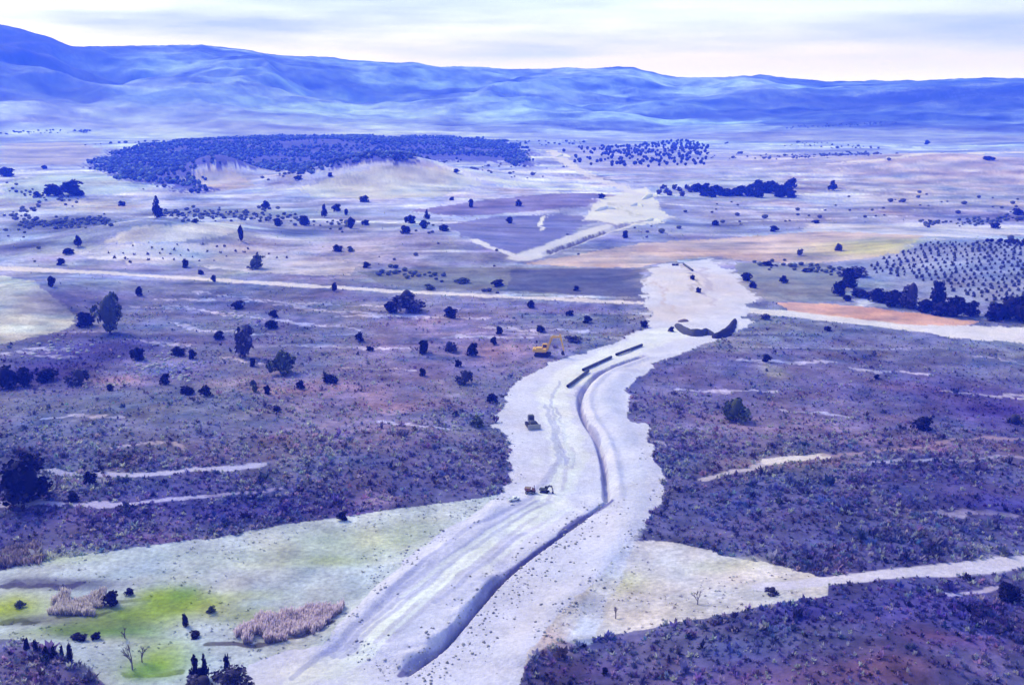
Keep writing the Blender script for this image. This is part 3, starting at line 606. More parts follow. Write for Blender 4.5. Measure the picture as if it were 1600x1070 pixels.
# ------------------------------------------------------------------ trees and bushes one can pick out
G1 = 'dark shrubs dotting the scrub left of the working strip'
G2 = 'dark trees on the pale land beyond the long road'
PL = [  # kind, x, y of foot, width, height (photo pixels), label, category, group
 ('big', 38, 782, 80, 66, 'largest dark round bush, standing between the two pale tracks at lower left', 'bush', G1),
 ('bush', 140, 756, 20, 18, 'small dark bush on the upper pale track right of the largest bush', 'bush', G1),
 ('bush', 114, 782, 18, 15, 'small dark bush between the two pale tracks beside the largest bush', 'bush', G1),
 ('bush', 535, 812, 18, 14, 'black little bush at the upper edge of the pale meadow', 'bush', G1),
 ('mid', 172, 520, 42, 62, 'tall dark tree beside the rounded pale field at far left', 'tree', G1),
 ('bush', 133, 510, 30, 20, 'dark bush between the rounded pale field and the tall dark tree', 'bush', G1),
 ('oval', 80, 448, 14, 18, 'dark shrub just below the long pale road above the rounded pale field', 'bush', G1),
 ('olive', 440, 584, 40, 42, 'olive green rounded tree with a dark foot amid the pink-brown scrub', 'tree', G1),
 ('violet', 383, 558, 36, 50, 'loose violet shrub rising left of the olive green tree', 'bush', G1),
 ('bush', 395, 572, 14, 12, 'small dark shrub at the foot of the loose violet shrub', 'bush', G1),
 ('bush', 425, 512, 24, 14, 'dark low bush above the loose violet shrub', 'bush', G1),
 ('bush', 428, 496, 16, 12, 'small dark shrub behind the dark low bush above the loose violet shrub', 'bush', G1),
 ('bush', 372, 482, 20, 14, 'dark bush on the bluish scrub below the long pale road', 'bush', G1),
 ('bush', 343, 530, 18, 12, 'flat dark shrub left of the loose violet shrub', 'bush', G1),
 ('bush', 218, 462, 12, 16, 'narrow dark shrub below the long road right of the tall dark tree', 'bush', G1),
 ('bush', 470, 607, 16, 13, 'round dark bush right of and below the olive green tree', 'bush', G1),
 ('bush', 516, 598, 24, 16, 'wider dark bush farther right of the olive green tree', 'bush', G1),
 ('violet', 124, 600, 34, 26, 'dark bush at the end of the blue-dark thicket on the left slope', 'bush', G1),
 ('bush', 10, 606, 34, 34, 'dark tall thicket bush cut by the left edge of the slope', 'bush', G1),
 ('big', 38, 603, 30, 26, 'dark rounded thicket bush second from the left edge of the slope', 'bush', G1),
 ('bush', 72, 594, 34, 20, 'dark bush in the middle of the thicket at the left slope', 'bush', G1),
 ('bush', 172, 610, 14, 9, 'little dark shrub alone on the grey-green slope', 'bush', G1),
 ('bush', 293, 616, 24, 14, 'left one of two dark bushes side by side above the grey-green slope', 'bush', G1),
 ('bush', 322, 618, 22, 15, 'right one of two dark bushes side by side above the grey-green slope', 'bush', G1),
 ('bush', 215, 562, 22, 22, 'dark shrub beside the pale rubble on the left slope', 'bush', G1),
 ('bush', 278, 555, 24, 12, 'flat dark shrub above the pale rubble', 'bush', G1),
 ('bush', 258, 600, 18, 18, 'dark shrub below the pale rubble', 'bush', G1),
 ('bush', 300, 560, 14, 14, 'small dark shrub at the upper right of the pale rubble', 'bush', G1),
 ('olive', 398, 612, 14, 18, 'little olive shrub on the pink bare soil left', 'bush', G1),
 ('bush', 418, 616, 12, 14, 'little dark shrub right of the olive one on the pink bare soil', 'bush', G1),
 ('bush', 432, 642, 16, 9, 'flat dark tuft on the pinkish slope', 'bush', G1),
 ('violet', 636, 486, 50, 38, 'widest dark tree, just below the long pale road in the middle', 'tree', G1),
 ('bush', 612, 488, 24, 20, 'dark bush leaning against the left of the widest tree below the road', 'bush', G1),
 ('bush', 703, 496, 24, 16, 'dark bush right of the widest tree below the long road', 'bush', G1),
 ('bush', 830, 481, 14, 14, 'small bush touching the long pale road from below', 'bush', G1),
 ('bush', 562, 533, 16, 14, 'round dark bush alone on the thin pale line of the scrub', 'bush', G1),
 ('bush', 578, 548, 11, 9, 'tiny bush below the round one on the thin pale line', 'bush', G1),
 ('bush', 662, 552, 24, 20, 'dark square-looking bush, left of the pair on the pink scrub', 'bush', G1),
 ('bush', 738, 555, 20, 22, 'dark upright bush, right of the pair on the pink scrub', 'bush', G1),
 ('violet', 702, 550, 26, 20, 'faint violet bush between the pair on the pink scrub', 'bush', G1),
 ('bush', 772, 538, 13, 14, 'small dark bush left of the yellow excavator', 'bush', G1),
 ('bush', 780, 522, 13, 12, 'small dark bush uphill behind the one left of the excavator', 'bush', G1),
 ('bush', 845, 519, 16, 12, 'dark bush straight behind the yellow excavator', 'bush', G1),
 ('bush', 917, 504, 17, 11, 'dark low bush behind the pipe strings, nearer the road', 'bush', G1),
 ('bush', 890, 493, 12, 10, 'small bush below the road above the pipe strings', 'bush', G1),
 ('bush', 1007, 511, 13, 10, 'small dark bush where the scrub meets the bend of the working strip', 'bush', G1),
 ('violet', 894, 534, 30, 10, 'flat dark violet bush right of the excavator boom', 'bush', G1),
 ('violet', 727, 600, 28, 26, 'violet bush on the pink scrub, halfway to the strip edge', 'bush', G1),
 ('bush', 716, 573, 10, 14, 'little dark shrub behind the violet bush on the pink scrub', 'bush', G1),
 ('bush', 660, 587, 12, 12, 'little dark shrub left of the violet bush on the pink scrub', 'bush', G1),
 ('bush', 770, 628, 20, 16, 'black bush right at the left edge of the working strip', 'bush', G1),
 ('olive', 746, 666, 24, 20, 'olive bush near the left bulge of the working strip', 'bush', G1),
 ('bush', 712, 649, 12, 8, 'tiny dark tuft behind the olive bush near the strip', 'bush', G1),
 ('olive', 1150, 658, 46, 40, 'olive brown rounded bush on the right-hand scrub', 'bush', None),
 ('bush', 1442, 671, 34, 22, 'dark low bush on the right-hand scrub above the faint pink track', 'bush', None),
 ('bush', 1197, 565, 15, 12, 'small dark bush on the right-hand scrub near the soil bank', 'bush', None),
 ('bush', 1293, 517, 11, 9, 'tiny dark bush just below the wide road at right', 'bush', None),
 ('bush', 1370, 592, 9, 7, 'tiny dark tuft in the middle of the right-hand scrub', 'bush', None),
 ('violet', 1196, 499, 18, 9, 'flat violet bush below the wide road where it leaves the strip', 'bush', None),
 ('violet', 1584, 662, 26, 16, 'dark violet bush at the right edge of the scrub', 'bush', None),
 ('big', 1576, 938, 34, 26, 'dark bush on the near hillside below the pale track at right', 'bush', None),
 ('bush', 945, 1052, 12, 10, 'tiny dark bush at the tip of the near hillside', 'bush', None),
 # trees on pale land beyond the road
 ('cone', 246, 340, 20, 30, 'tall pointed dark conifer on the pale pinkish rise', 'tree', G2),
 ('oval', 377, 377, 9, 28, 'thin tall dark tree at the tip of the whitish field', 'tree', G2),
 ('olive', 400, 420, 30, 20, 'dark bush right of the speckled terrace', 'bush', G2),
 ('bush', 290, 418, 15, 11, 'small dark bush on the mauve bank above the road', 'bush', G2),
 ('bush', 314, 429, 10, 8, 'tiny bush touching the long road from above', 'bush', G2),
 ('bush', 334, 440, 9, 10, 'tiny bush standing on the long pale road', 'bush', G2),
 ('oval', 522, 455, 10, 15, 'small upright bush in front of the long road', 'bush', G2),
 ('cone', 122, 386, 15, 18, 'dark pointed tree left of the speckled terrace', 'tree', G2),
 ('bush', 108, 397, 18, 10, 'dark low bush below the pointed tree left of the terrace', 'bush', G2),
 ('bush', 95, 414, 14, 10, 'dark bush above the road at far left', 'bush', G2),
 ('cone', 415, 327, 18, 14, 'triangular dark tree on the hedge line beyond the whitish field', 'tree', G2),
 ('bush', 434, 353, 17, 11, 'dark round bush right of the whitish field', 'bush', G2),
 ('bush', 476, 352, 18, 16, 'dark oval bush in the second place right of the whitish field', 'bush', G2),
 ('cone', 507, 340, 12, 22, 'narrow dark conifer left of the black pair of trees', 'tree', G2),
 ('bush', 526, 330, 15, 13, 'black round tree above the narrow conifer', 'tree', G2),
 ('bush', 570, 316, 16, 10, 'dark bush at the foot of the big pale mound', 'bush', G2),
 ('oval', 548, 357, 15, 20, 'tall dark bush below the big pale mound', 'bush', G2),
 ('oval', 541, 336, 9, 9, 'tiny dark shrub between the round tree and tall bush under the mound', 'bush', G2),
 ('bush', 571, 352, 12, 10, 'small round dark bush right of the tall bush under the mound', 'bush', G2),
 ('bush', 527, 393, 17, 10, 'dark flat bush on the pinkish plain above the road', 'bush', G2),
 ('olive', 548, 393, 14, 8, 'faint olive bush beside the dark flat one on the pinkish plain', 'bush', G2),
 ('bush', 572, 418, 14, 9, 'small olive-dark bush above the road in the middle', 'bush', G2),
 ('bush', 641, 349, 18, 15, 'black round tree, upper left of the cluster of five', 'tree', G2),
 ('bush', 633, 365, 17, 12, 'black round tree, lower left of the cluster of five', 'tree', G2),
 ('cone', 667, 342, 12, 14, 'black pointed tree, uppermost of the cluster of five', 'tree', G2),
 ('bush', 662, 357, 15, 13, 'black tree in the middle of the cluster of five', 'tree', G2),
 ('bush', 693, 361, 16, 12, 'black round tree, rightmost of the cluster of five', 'tree', G2),
 ('bush', 736, 324, 12, 12, 'dark tree at the left end of the violet field', 'tree', G2),
 ('bush', 810, 322, 12, 11, 'dark tree in the middle of the violet field', 'tree', G2),
 ('bush', 796, 349, 12, 10, 'dark bush below the violet field', 'bush', G2),
 ('bush', 940, 310, 11, 9, 'dark bush at the right end of the violet field', 'bush', G2),
 ('bush', 977, 372, 13, 11, 'dark bush right of the far pipe ditch', 'bush', G2),
 ('bush', 706, 313, 9, 6, 'tiny dark tuft in front of the big pale mound', 'bush', G2),
 ('bush', 713, 270, 11, 6, 'tiny dark bush on the crest of the big pale mound', 'bush', G2),
 ('bush', 466, 281, 13, 8, 'dark bush between the small pale mound and the big one', 'bush', G2),
 ('bush', 516, 276, 10, 6, 'tiny bush at the left shoulder of the big pale mound', 'bush', G2),
 ('bush', 86, 306, 30, 18, 'left dark bush of the blue-dark pair on the far left plain', 'bush', G2),
 ('bush', 114, 306, 36, 22, 'right larger bush of the blue-dark pair on the far left plain', 'bush', G2),
 ('bush', 8, 276, 26, 15, 'blue-dark clump at the left edge of the far plain', 'bush', G2),
 ('bush', 190, 322, 11, 7, 'tiny bush on the pale pinkish rise left of the tall conifer', 'bush', G2),
 ('bush', 305, 348, 11, 7, 'tiny dark bush above the whitish field', 'bush', G2),
 ('bush', 58, 308, 10, 8, 'tiny bush left of the blue-dark pair', 'bush', G2),
 ('bush', 70, 264, 10, 6, 'tiny dark bush on the far pale field at left', 'bush', G2),
 ('cone', 1301, 298, 18, 16, 'lone dark pointed tree right of the copse', 'tree', G2),
 ('bush', 1118, 352, 13, 9, 'dark bush above the pink field', 'bush', G2),
 ('bush', 1209, 362, 15, 9, 'dark bush at the top edge of the pink field', 'bush', G2),
 ('bush', 1275, 349, 14, 6, 'low dark bush on the pale strip beyond the pink field', 'bush', G2),
 ('violet', 1309, 392, 14, 13, 'violet bush on the border of pink and olive field', 'bush', G2),
 ('violet', 1250, 399, 12, 10, 'faint bush on the pink field', 'bush', G2),
 ('bush', 1448, 226, 9, 6, 'tiny bush at the bend of the far white track', 'bush', G2),
 ('bush', 1545, 250, 18, 6, 'flat dark bush on the pinkish far plain at right', 'bush', G2),
 ('bush', 1556, 357, 14, 8, 'dark bush above the orchard at right', 'bush', G2),
 ('bush', 1590, 336, 18, 10, 'dark hedge clump above the orchard at the right edge', 'bush', G2),
 ('bush', 1200, 415, 20, 7, 'flat dark bush on the grey-green field, farthest', 'bush', G2),
 ('bush', 1260, 424, 20, 6, 'flat dark bush on the grey-green field, rightmost', 'bush', G2),
 ('cone', 1224, 442, 18, 12, 'triangular dark bush in the middle of the grey-green field', 'bush', G2),
 ('bush', 1177, 450, 13, 11, 'black round bush at the right tip of the stripped ground', 'bush', G2),
 ('bush', 1166, 438, 20, 12, 'black long bush along the right edge of the stripped ground', 'bush', G2),
 ('bush', 778, 447, 22, 12, 'dark bush above the road on the slate field', 'bush', G2),
 ('olive', 722, 442, 24, 10, 'olive bush on the grey-green field above the road', 'bush', G2),
 ('olive', 672, 452, 22, 8, 'olive low bush at the upper side of the road', 'bush', G2),
 ('bush', 900, 454, 11, 8, 'small violet-dark bush at the right part of the slate field', 'bush', G2),
 ('bush', 1082, 437, 8, 9, 'upper of two small dark tufts on the stripped ground', 'bush', None),
 ('bush', 1091, 457, 9, 8, 'lower of two small dark tufts on the stripped ground', 'bush', None),
 ('bush', 1049, 518, 11, 9, 'small dark tuft left of the dark soil bank', 'bush', None),
 # foreground meadow
 ('slim', 42, 1016, 9, 20, 'leftmost slim dark conifer on the brow of the near corner hill', 'tree', 'slim dark trees on the corner hill'),
 ('slim', 56, 1018, 9, 19, 'second slim dark conifer from the left on the corner hill brow', 'tree', 'slim dark trees on the corner hill'),
 ('cone', 72, 1024, 12, 16, 'short pointed conifer in the middle of the slim row', 'tree', 'slim dark trees on the corner hill'),
 ('cone', 84, 1026, 11, 17, 'short pointed conifer right of the middle of the slim row', 'tree', 'slim dark trees on the corner hill'),
 ('slim', 97, 1026, 6, 19, 'thinnest conifer of the slim row on the corner hill', 'tree', 'slim dark trees on the corner hill'),
 ('slim', 110, 1032, 9, 28, 'tallest and rightmost slim conifer of the row on the corner hill', 'tree', 'slim dark trees on the corner hill'),
 ('cone', 306, 1064, 20, 44, 'dark pointed tree at the bottom edge by the meadow, left one', 'tree', None),
 ('cone', 320, 1060, 16, 38, 'dark pointed tree at the bottom edge by the meadow, middle one', 'tree', None),
 ('slim', 355, 1052, 10, 32, 'slim dark tree standing alone before the pale track junction', 'tree', None),
 ('violet', 362, 1076, 60, 34, 'grey violet thicket at the bottom edge beside the working strip', 'bush', None),
 ('violet', 318, 1078, 50, 26, 'dark violet thicket round the feet of the pointed trees', 'bush', None),
 ('bush', 175, 944, 26, 24, 'dark triangular bush beside the pink reeds in the meadow', 'bush', None),
 ('bush', 203, 928, 16, 9, 'small blue-dark bush above the bright green grass', 'bush', None),
 ('bush', 150, 998, 13, 12, 'dark bush at the end of the little ditch in the meadow', 'bush', None),
 ('bush', 122, 998, 26, 7, 'low dark hedge along the little ditch in the meadow', 'bush', None),
 ('bush', 290, 978, 10, 22, 'narrow dark bush on the yellow-green meadow', 'bush', None),
 ('olive', 32, 948, 14, 12, 'olive tuft on the green grass at the left edge', 'bush', None),
 ('olive', 330, 956, 16, 10, 'olive tuft above the pink reeds at the strip', 'bush', None),
 ('bush', 305, 994, 22, 7, 'flat dark clump at the left tip of the pink reed bed', 'bush', None),
 ('bare', 207, 1046, 26, 44, 'bare lilac sapling in the meadow near the bottom', 'tree', None),
 ('bare', 222, 1034, 22, 26, 'bare lilac bush beside the taller sapling in the meadow', 'bush', None),
 ('bare', 195, 996, 24, 18, 'bare twiggy bush at the edge of the bright green grass', 'bush', None),
 ('bare', 1090, 944, 20, 24, 'bare lilac sapling on the pale grass field, right one', 'tree', None),
 ('bare', 962, 966, 18, 20, 'bare lilac sapling on the pale grass field, left one', 'tree', None),
 ('violet', 1207, 928, 22, 14, 'violet bush where the pale track enters the grass field', 'bush', None),
]
for k, (kd, x, y, ww, hh, lb, ct, gp) in enumerate(PL): plant(kd, x, y, ww, hh, lb, ct, gp, k)

# hedge of big bushes in front of the orchard
HEDGE = [(1312, 462, 22, 26), (1326, 448, 34, 30), (1340, 432, 30, 18), (1324, 470, 16, 10), (1345, 464, 30, 16), (1372, 472, 34, 22), (1398, 478, 36, 26), (1424, 480, 34, 48),
         (1446, 486, 34, 24), (1464, 480, 26, 42), (1472, 492, 36, 26), (1494, 495, 36, 34), (1516, 494, 28, 26), (1556, 500, 36, 26), (1578, 498, 44, 38), (1600, 502, 50, 40)]
HL = ['outermost loose bush at the left tip', 'wide bush at the upper left', 'flat-topped dark bush, farthest up the slope', 'lone low bush in front of the left tip', 'low broad bush just right of the left tip',
      'first dense bush over the red soil strip', 'second dense bush over the red soil strip', 'tallest upright bush', 'rounded bush between the two tall ones', 'second tallest upright bush', 'low bush in front of the second tallest one',
      'broad bush near the right end of the main stretch', 'last bush at the right end of the main stretch', 'leftmost bush of the separate right-hand clump', 'tall middle bush of the separate right-hand clump', 'bush cut by the photo edge']
for k, (x, y, ww, hh) in enumerate(HEDGE):
    plant('big' if k % 3 == 0 else 'violet' if k % 5 == 2 else 'bush', x, y, ww, hh * .85, HL[k] + ' in the hedge below the orchard', 'bush', 'hedge below the orchard', k)
# copse on the plain
for k in range(26):
    t = k / 25; x = 1092 + 146 * t + random.uniform(-5, 5); big = x > 1168
    plant('bush', x, 306 + random.uniform(-14, 4) * (1.0 if big else .7), random.uniform(15, 22), random.uniform(11, 16) * (1.2 if big else .9), 'blue-dark tree in the oval copse on the plain', 'tree', 'oval copse on the plain', k)
for k in range(10):
    plant('violet', 1030 + 6 * k, 300 + random.uniform(-7, 7), 11, 8, 'small faint tree in the thin end left of the oval copse', 'tree', 'thin end of the oval copse', k)

# orchard: small trees in rows
OX, OY = P2W([(1385, 402), (1452, 380), (1650, 376), (1660, 486), (1540, 470), (1500, 462), (1430, 438), (1350, 424)]).T
opoly = np.stack([OX, OY], 1); ang = math.radians(17); ca, sa = math.cos(ang), math.sin(ang)
pts = []
for i in range(-90, 90):
    for j in range(-60, 60):
        a, b = i * 4.7, j * 7.6; pts.append((420 * .6 + a * ca - b * sa + rng.normal() * .5, 620 + a * sa + b * ca + rng.normal() * .8))
pts = np.array(pts); pts = pts[inside(pts[:, 0], pts[:, 1], opoly)]
pts = pts[np.abs(np.arctan2(pts[:, 0], pts[:, 1])) < .475]
pts = pts[np.argsort(np.hypot(pts[:, 0], pts[:, 1]))]
oz = height(pts[:, 0], pts[:, 1])
for k, ((x, y), z) in enumerate(zip(pts[:300], oz)):
    o = link('orchard_tree', CROWN['orchard'][k % 3], None, loc=(x, y, z - .1), rot=(0, 0, random.random() * 6.28)); s = random.uniform(.6, 1.15)
    o.scale = (1.3 * s, 1.3 * s, 2.2 * s); tag(o, 'small dark orchard tree standing in a row on the pale blue slope', 'tree', 'orchard rows')
def join_copies(name, templ, X, Y, Z, S, H, C, mat, kind='stuff'):
    """many little plants as one mesh; templ list of (V, F)"""
    vs_, fs_, cs_, base = [], [], [], 0; pick = rng.integers(len(templ), size=len(X)); rot = rng.random(len(X)) * 6.283
    for q, (tv, tf) in enumerate(templ):
        m = pick == q; n = m.sum()
        if not n: continue
        c, s = np.cos(rot[m])[:, None], np.sin(rot[m])[:, None]
        vx = (tv[None, :, 0] * c - tv[None, :, 1] * s) * S[m][:, None] + X[m][:, None]
        vy = (tv[None, :, 0] * s + tv[None, :, 1] * c) * S[m][:, None] + Y[m][:, None]
        vz = tv[None, :, 2] * H[m][:, None] + Z[m][:, None]
        vs_.append(np.stack([vx, vy, vz], -1).reshape(-1, 3))
        fs_.append((tf[None] + (np.arange(n) * len(tv))[:, None, None] + base).reshape(-1, 3)); base += n * len(tv)
        cv = np.repeat(C[m][:, None, :], len(tv), 1) * (0.7 + .6 * rng.random((n, len(tv), 1))); cs_.append(cv.reshape(-1, 3))
    o = link(name, mesh_from(name, np.concatenate(vs_), np.concatenate(fs_), mat, np.concatenate(cs_)))
    if kind: o['kind'] = kind
    return o
if len(pts) > 300:
    p = pts[300:]; n = len(p)
    join_copies('orchard_trees_beyond', [(ICO0 * [1, 1, .5] + [0, 0, .5], ICOF0)], p[:, 0], p[:, 1], oz[300:], np.full(n, 1.6), np.full(n, 2.6), np.tile(np.array(DARK), (n, 1)), M_BUSH)

# ------------------------------------------------------------------ uncountable cover
def twig_ball(seed):
    """a low open plant: small blades and leaf clumps leaning out of one root"""
    g = np.random.default_rng(seed); V, F = [], []
    for k in range(10):
        a = g.random() * 6.283; el = g.random() ** .7 * 1.35; d = np.array([math.cos(a) * math.cos(el), math.sin(a) * math.cos(el), math.sin(el)]); ln = .55 + .6 * g.random()
        t = np.cross(d, g.normal(size=3)); t /= np.linalg.norm(t); m = d * ln * .55
        V.append(np.array([d * .08, m + t * .24, d * ln, m - t * .24])); F.append(np.array([[0, 1, 2], [0, 2, 3]]) + 4 * k)
    V = np.concatenate(V); V[:, 2] = np.maximum(V[:, 2], 0); return V, np.concatenate(F)
TW = [twig_ball(k) for k in range(6)]
n = 60000
r = np.sqrt(rng.random(n) * (950 ** 2 - 145 ** 2) + 145 ** 2); keep = rng.random(n) < np.where(r < 300, 1, (300 / r) ** 1.3)
r = r[keep]; a = (rng.random(len(r)) - .5) * 1.06; X, Y = r * np.sin(a), r * np.cos(a)
# twice as many near by
n2 = 230000; r2 = np.sqrt(rng.random(n2) * (560 ** 2 - 145 ** 2) + 145 ** 2); a2 = (rng.random(n2) - .5) * 1.06; k2 = rng.random(n2) < .75 * (1 - smooth(210, 500, r2 + 50 * rng.normal(size=n2))) + .04; r2, a2 = r2[k2], a2[k2]
X = np.concatenate([X, r2 * np.sin(a2)]); Y = np.concatenate([Y, r2 * np.cos(a2)]); r = np.hypot(X, Y)
c, z_, sden, _ = cover(X, Y)
clump = .5 + .5 * fbm(X, Y, 16, 3, 61)
ok = (rng.random(len(X)) < sden * (0.15 + .8 * clump)) & (z_ == 0)
X, Y, r, c = X[ok], Y[ok], r[ok], c[ok]
S = (.36 + .55 * rng.random(len(X)) ** 2) * (1 + r / 1000) * (.6 + .9 * clump[ok]); S = S * (1 - .38 * smooth(270, 370, r)); bigp = (rng.random(len(X)) < .03) & (r < 480); S = np.where(bigp, S * 1.7 + .2, S); H = S * (.8 + .7 * rng.random(len(X)))
tone = np.exp(rng.normal(size=(len(X), 1)) * .6 + .72) * np.where(bigp, .5, 1)[:, None]
hue = 1 + .16 * rng.normal(size=(len(X), 3)) * [1, .6, 1]
join_copies('scrub', TW, X, Y, height(X, Y) - .05, S, H, np.clip(c * tone * hue, .012, .5), M_TUFT)
print('scrub plants', len(X))
# tufts on meadow and fields
n = 16000; r = np.sqrt(rng.random(n) * (420 ** 2 - 145 ** 2) + 145 ** 2); a = (rng.random(n) - .5) * 1.06; X, Y = r * np.sin(a), r * np.cos(a)
c, z_, _, _ = cover(X, Y); ok = np.isin(z_, [ZONES.index('meadow'), ZONES.index('field')]) & (fbm(X, Y, 12, 3, 62) > 0.0); X, Y, c = X[ok], Y[ok], c[ok]
S = .25 + .35 * rng.random(len(X)); join_copies('grass_tufts', TW, X, Y, height(X, Y) - .03, S, S * .7, np.clip(c * np.exp(rng.normal(size=(len(X), 1)) * .25 + .1), .02, .7), M_TUFT)
# far wood
FOR = P2W([(140, 262), (175, 236), (260, 222), (400, 212), (560, 212), (700, 214), (790, 222), (830, 240), (830, 262), (780, 252), (620, 250), (520, 262), (440, 268), (372, 258), (320, 258), (285, 274), (335, 296), (320, 303), (220, 287)])
lo, hi = FOR.min(0), FOR.max(0); X = lo[0] + rng.random(30000) * (hi[0] - lo[0]); Y = lo[1] + rng.random(30000) * (hi[1] - lo[1])
ok = inside(X + 34 * fbm(X, Y, 50, 3, 63), Y + 75 * fbm(X, Y, 50, 3, 64), FOR) & (rng.random(len(X)) < .42 + .9 * fbm(X, Y, 80, 2, 65)); X, Y = X[ok][:9000], Y[ok][:9000]
S = 1.7 + 1.5 * rng.random(len(X)); tree_t = [(ICO0 * (1 + .2 * (np.random.default_rng(k).random((len(ICO0), 1)) - .5)) * [1, 1, .5] + [0, 0, .5], ICOF0) for k in range(4)]
o = join_copies('far_wood', tree_t, X, Y, height(X, Y) - .3, S, S * 1.8, np.clip(np.tile([[.06, .08, .16]], (len(X), 1)) * np.exp(rng.normal(size=(len(X), 1)) * .6), .01, .3), M_BUSH)
SC = P2W([(860, 232), (980, 228), (1060, 220), (1106, 226), (1106, 262), (1040, 262), (960, 262), (900, 262)])
lo, hi = SC.min(0), SC.max(0); X = lo[0] + rng.random(2600) * (hi[0] - lo[0]); Y = lo[1] + rng.random(2600) * (hi[1] - lo[1])
ok = inside(X, Y, SC) & (rng.random(len(X)) < np.clip((X - lo[0]) / (hi[0] - lo[0]) + .15, 0, 1) * .36); X, Y = X[ok], Y[ok]; S = 2.0 + 1.6 * rng.random(len(X))
join_copies('open_wood', tree_t, X, Y, height(X, Y) - .3, S, S * 2.0, np.tile([[.03, .03, .05]], (len(X), 1)), M_BUSH)
# scattered specks of bush over the farmland beyond the road
n = 3600; r = np.sqrt(rng.random(n) * (2400 ** 2 - 520 ** 2) + 520 ** 2); a = (rng.random(n) - .5) * 1.06; X, Y = r * np.sin(a), r * np.cos(a)
c, z_, _, _ = cover(X, Y); ok = (z_ == 0) & (fbm(X, Y, 190, 3, 66) > .12) & (rng.random(n) < .75); X, Y, c, r = X[ok], Y[ok], c[ok], r[ok]
S = (.8 + 1.6 * rng.random(len(X)) ** 2) * (1 + r / 2500); join_copies('scattered_bushes', tree_t, X, Y, height(X, Y) - .2, S, S * 1.3, np.clip(c * .35, .02, .1), M_BUSH)
# low hedge lines on the plain
hx, hy = [], []
for (x0, y0), (x1, y1), n_, sd_ in (((30, 352), (170, 346), 150, 4), ((250, 334), (420, 338), 130, 5), ((420, 340), (560, 352), 60, 5), ((1440, 350), (1600, 342), 70, 3), ((1230, 200), (1400, 192), 60, 1.5), ((1240, 245), (1360, 240), 50, 1.5),
      ((20, 300), (140, 318), 40, 4), ((0, 208), (140, 205), 50, 1.5), ((590, 425), (700, 432), 30, 4), ((1180, 412), (1330, 428), 40, 4), ((60, 325), (10, 345), 30, 6)):
    t_ = rng.random(n_); hx.append(x0 + (x1 - x0) * t_ + rng.normal(size=n_) * 3); hy.append(y0 + (y1 - y0) * t_ + rng.normal(size=n_) * sd_)
X, Y, Z = at(np.concatenate(hx), np.concatenate(hy)); S = (1.0 + 1.4 * rng.random(len(X))) * (1 + np.hypot(X, Y) / 3000)
S *= .72; join_copies('hedge_scrub', tree_t, X, Y, Z - .2, S, S * 1.3, np.clip(np.array([[.09, .10, .17]]) * np.exp(rng.normal(size=(len(X), 1)) * .4), .01, .12), M_BUSH)
# terrace rows
T0 = P2W([(150, 400), (200, 384), (330, 382), (420, 390), (450, 404), (330, 408), (200, 412)])
lo, hi = T0.min(0), T0.max(0); gx, gy = np.meshgrid(np.arange(lo[0], hi[0], 7.5), np.arange(lo[1], hi[1], 13.0)); X = gx.ravel() + rng.normal(size=gx.size) * 1.2; Y = gy.ravel() + rng.normal(size=gx.size) * 2
ok = inside(X, Y, T0) & (rng.random(len(X)) < .8); X, Y = X[ok], Y[ok]; S = 1.1 + .8 * rng.random(len(X))
join_copies('terrace_shrubs', TW, X, Y, height(X, Y) - .1, S, S * 1.2, np.tile([[.06, .055, .08]], (len(X), 1)), M_BUSH)
# dry reeds: upright blades
def reeds(P, n, h, cols, name='reed_bed'):
    W_ = P2W(P); lo, hi = W_.min(0), W_.max(0); X = lo[0] + rng.random(n * 3) * (hi[0] - lo[0]); Y = lo[1] + rng.random(n * 3) * (hi[1] - lo[1]); ok = inside(X + 3.4 * fbm(X, Y, 3, 3, 97), Y + 5 * fbm(X, Y, 3, 3, 98), W_); X, Y = X[ok][:n], Y[ok][:n]; n = len(X)
    Z = height(X, Y); a = rng.random(n) * 3.14; wv = .05 + .06 * rng.random(n); hh = h * (.35 + .75 * rng.random(n)) * np.clip(.75 + .6 * fbm(X, Y, 5, 2, 99), .3, 1.3); lx, ly = rng.normal(size=n) * .25, rng.normal(size=n) * .25
    B1 = np.stack([X - wv * np.cos(a), Y - wv * np.sin(a), Z - .1], 1); B2 = np.stack([X + wv * np.cos(a), Y + wv * np.sin(a), Z - .1], 1)
    T1 = np.stack([X + lx - 1.3 * wv * np.cos(a), Y + ly - 1.3 * wv * np.sin(a), Z + hh * .8], 1); T2 = np.stack([X + lx + 1.3 * wv * np.cos(a), Y + ly + 1.3 * wv * np.sin(a), Z + hh], 1)
    V = np.stack([B1, B2, T2, T1], 1).reshape(-1, 3); F = np.arange(4 * n).reshape(-1, 4)
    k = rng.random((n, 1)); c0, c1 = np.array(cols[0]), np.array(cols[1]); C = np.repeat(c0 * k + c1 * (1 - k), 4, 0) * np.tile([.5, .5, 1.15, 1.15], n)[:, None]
    o = link(name, mesh_from(name, V, F, M_REED, C)); o['kind'] = 'stuff'
reeds([(345, 1004), (370, 985), (430, 962), (500, 945), (535, 948), (530, 966), (490, 985), (430, 1002)], 7000, 2.6, ((.80, .68, .78), (.66, .50, .62)))
reeds([(80, 955), (85, 940), (120, 932), (160, 928), (160, 950), (130, 962)], 2600, 2.0, ((.72, .62, .64), (.52, .44, .5)))
reeds([(0, 884), (0, 868), (30, 852), (62, 858), (72, 874), (50, 884)], 1100, 1.8, ((.36, .27, .36), (.2, .16, .22)))
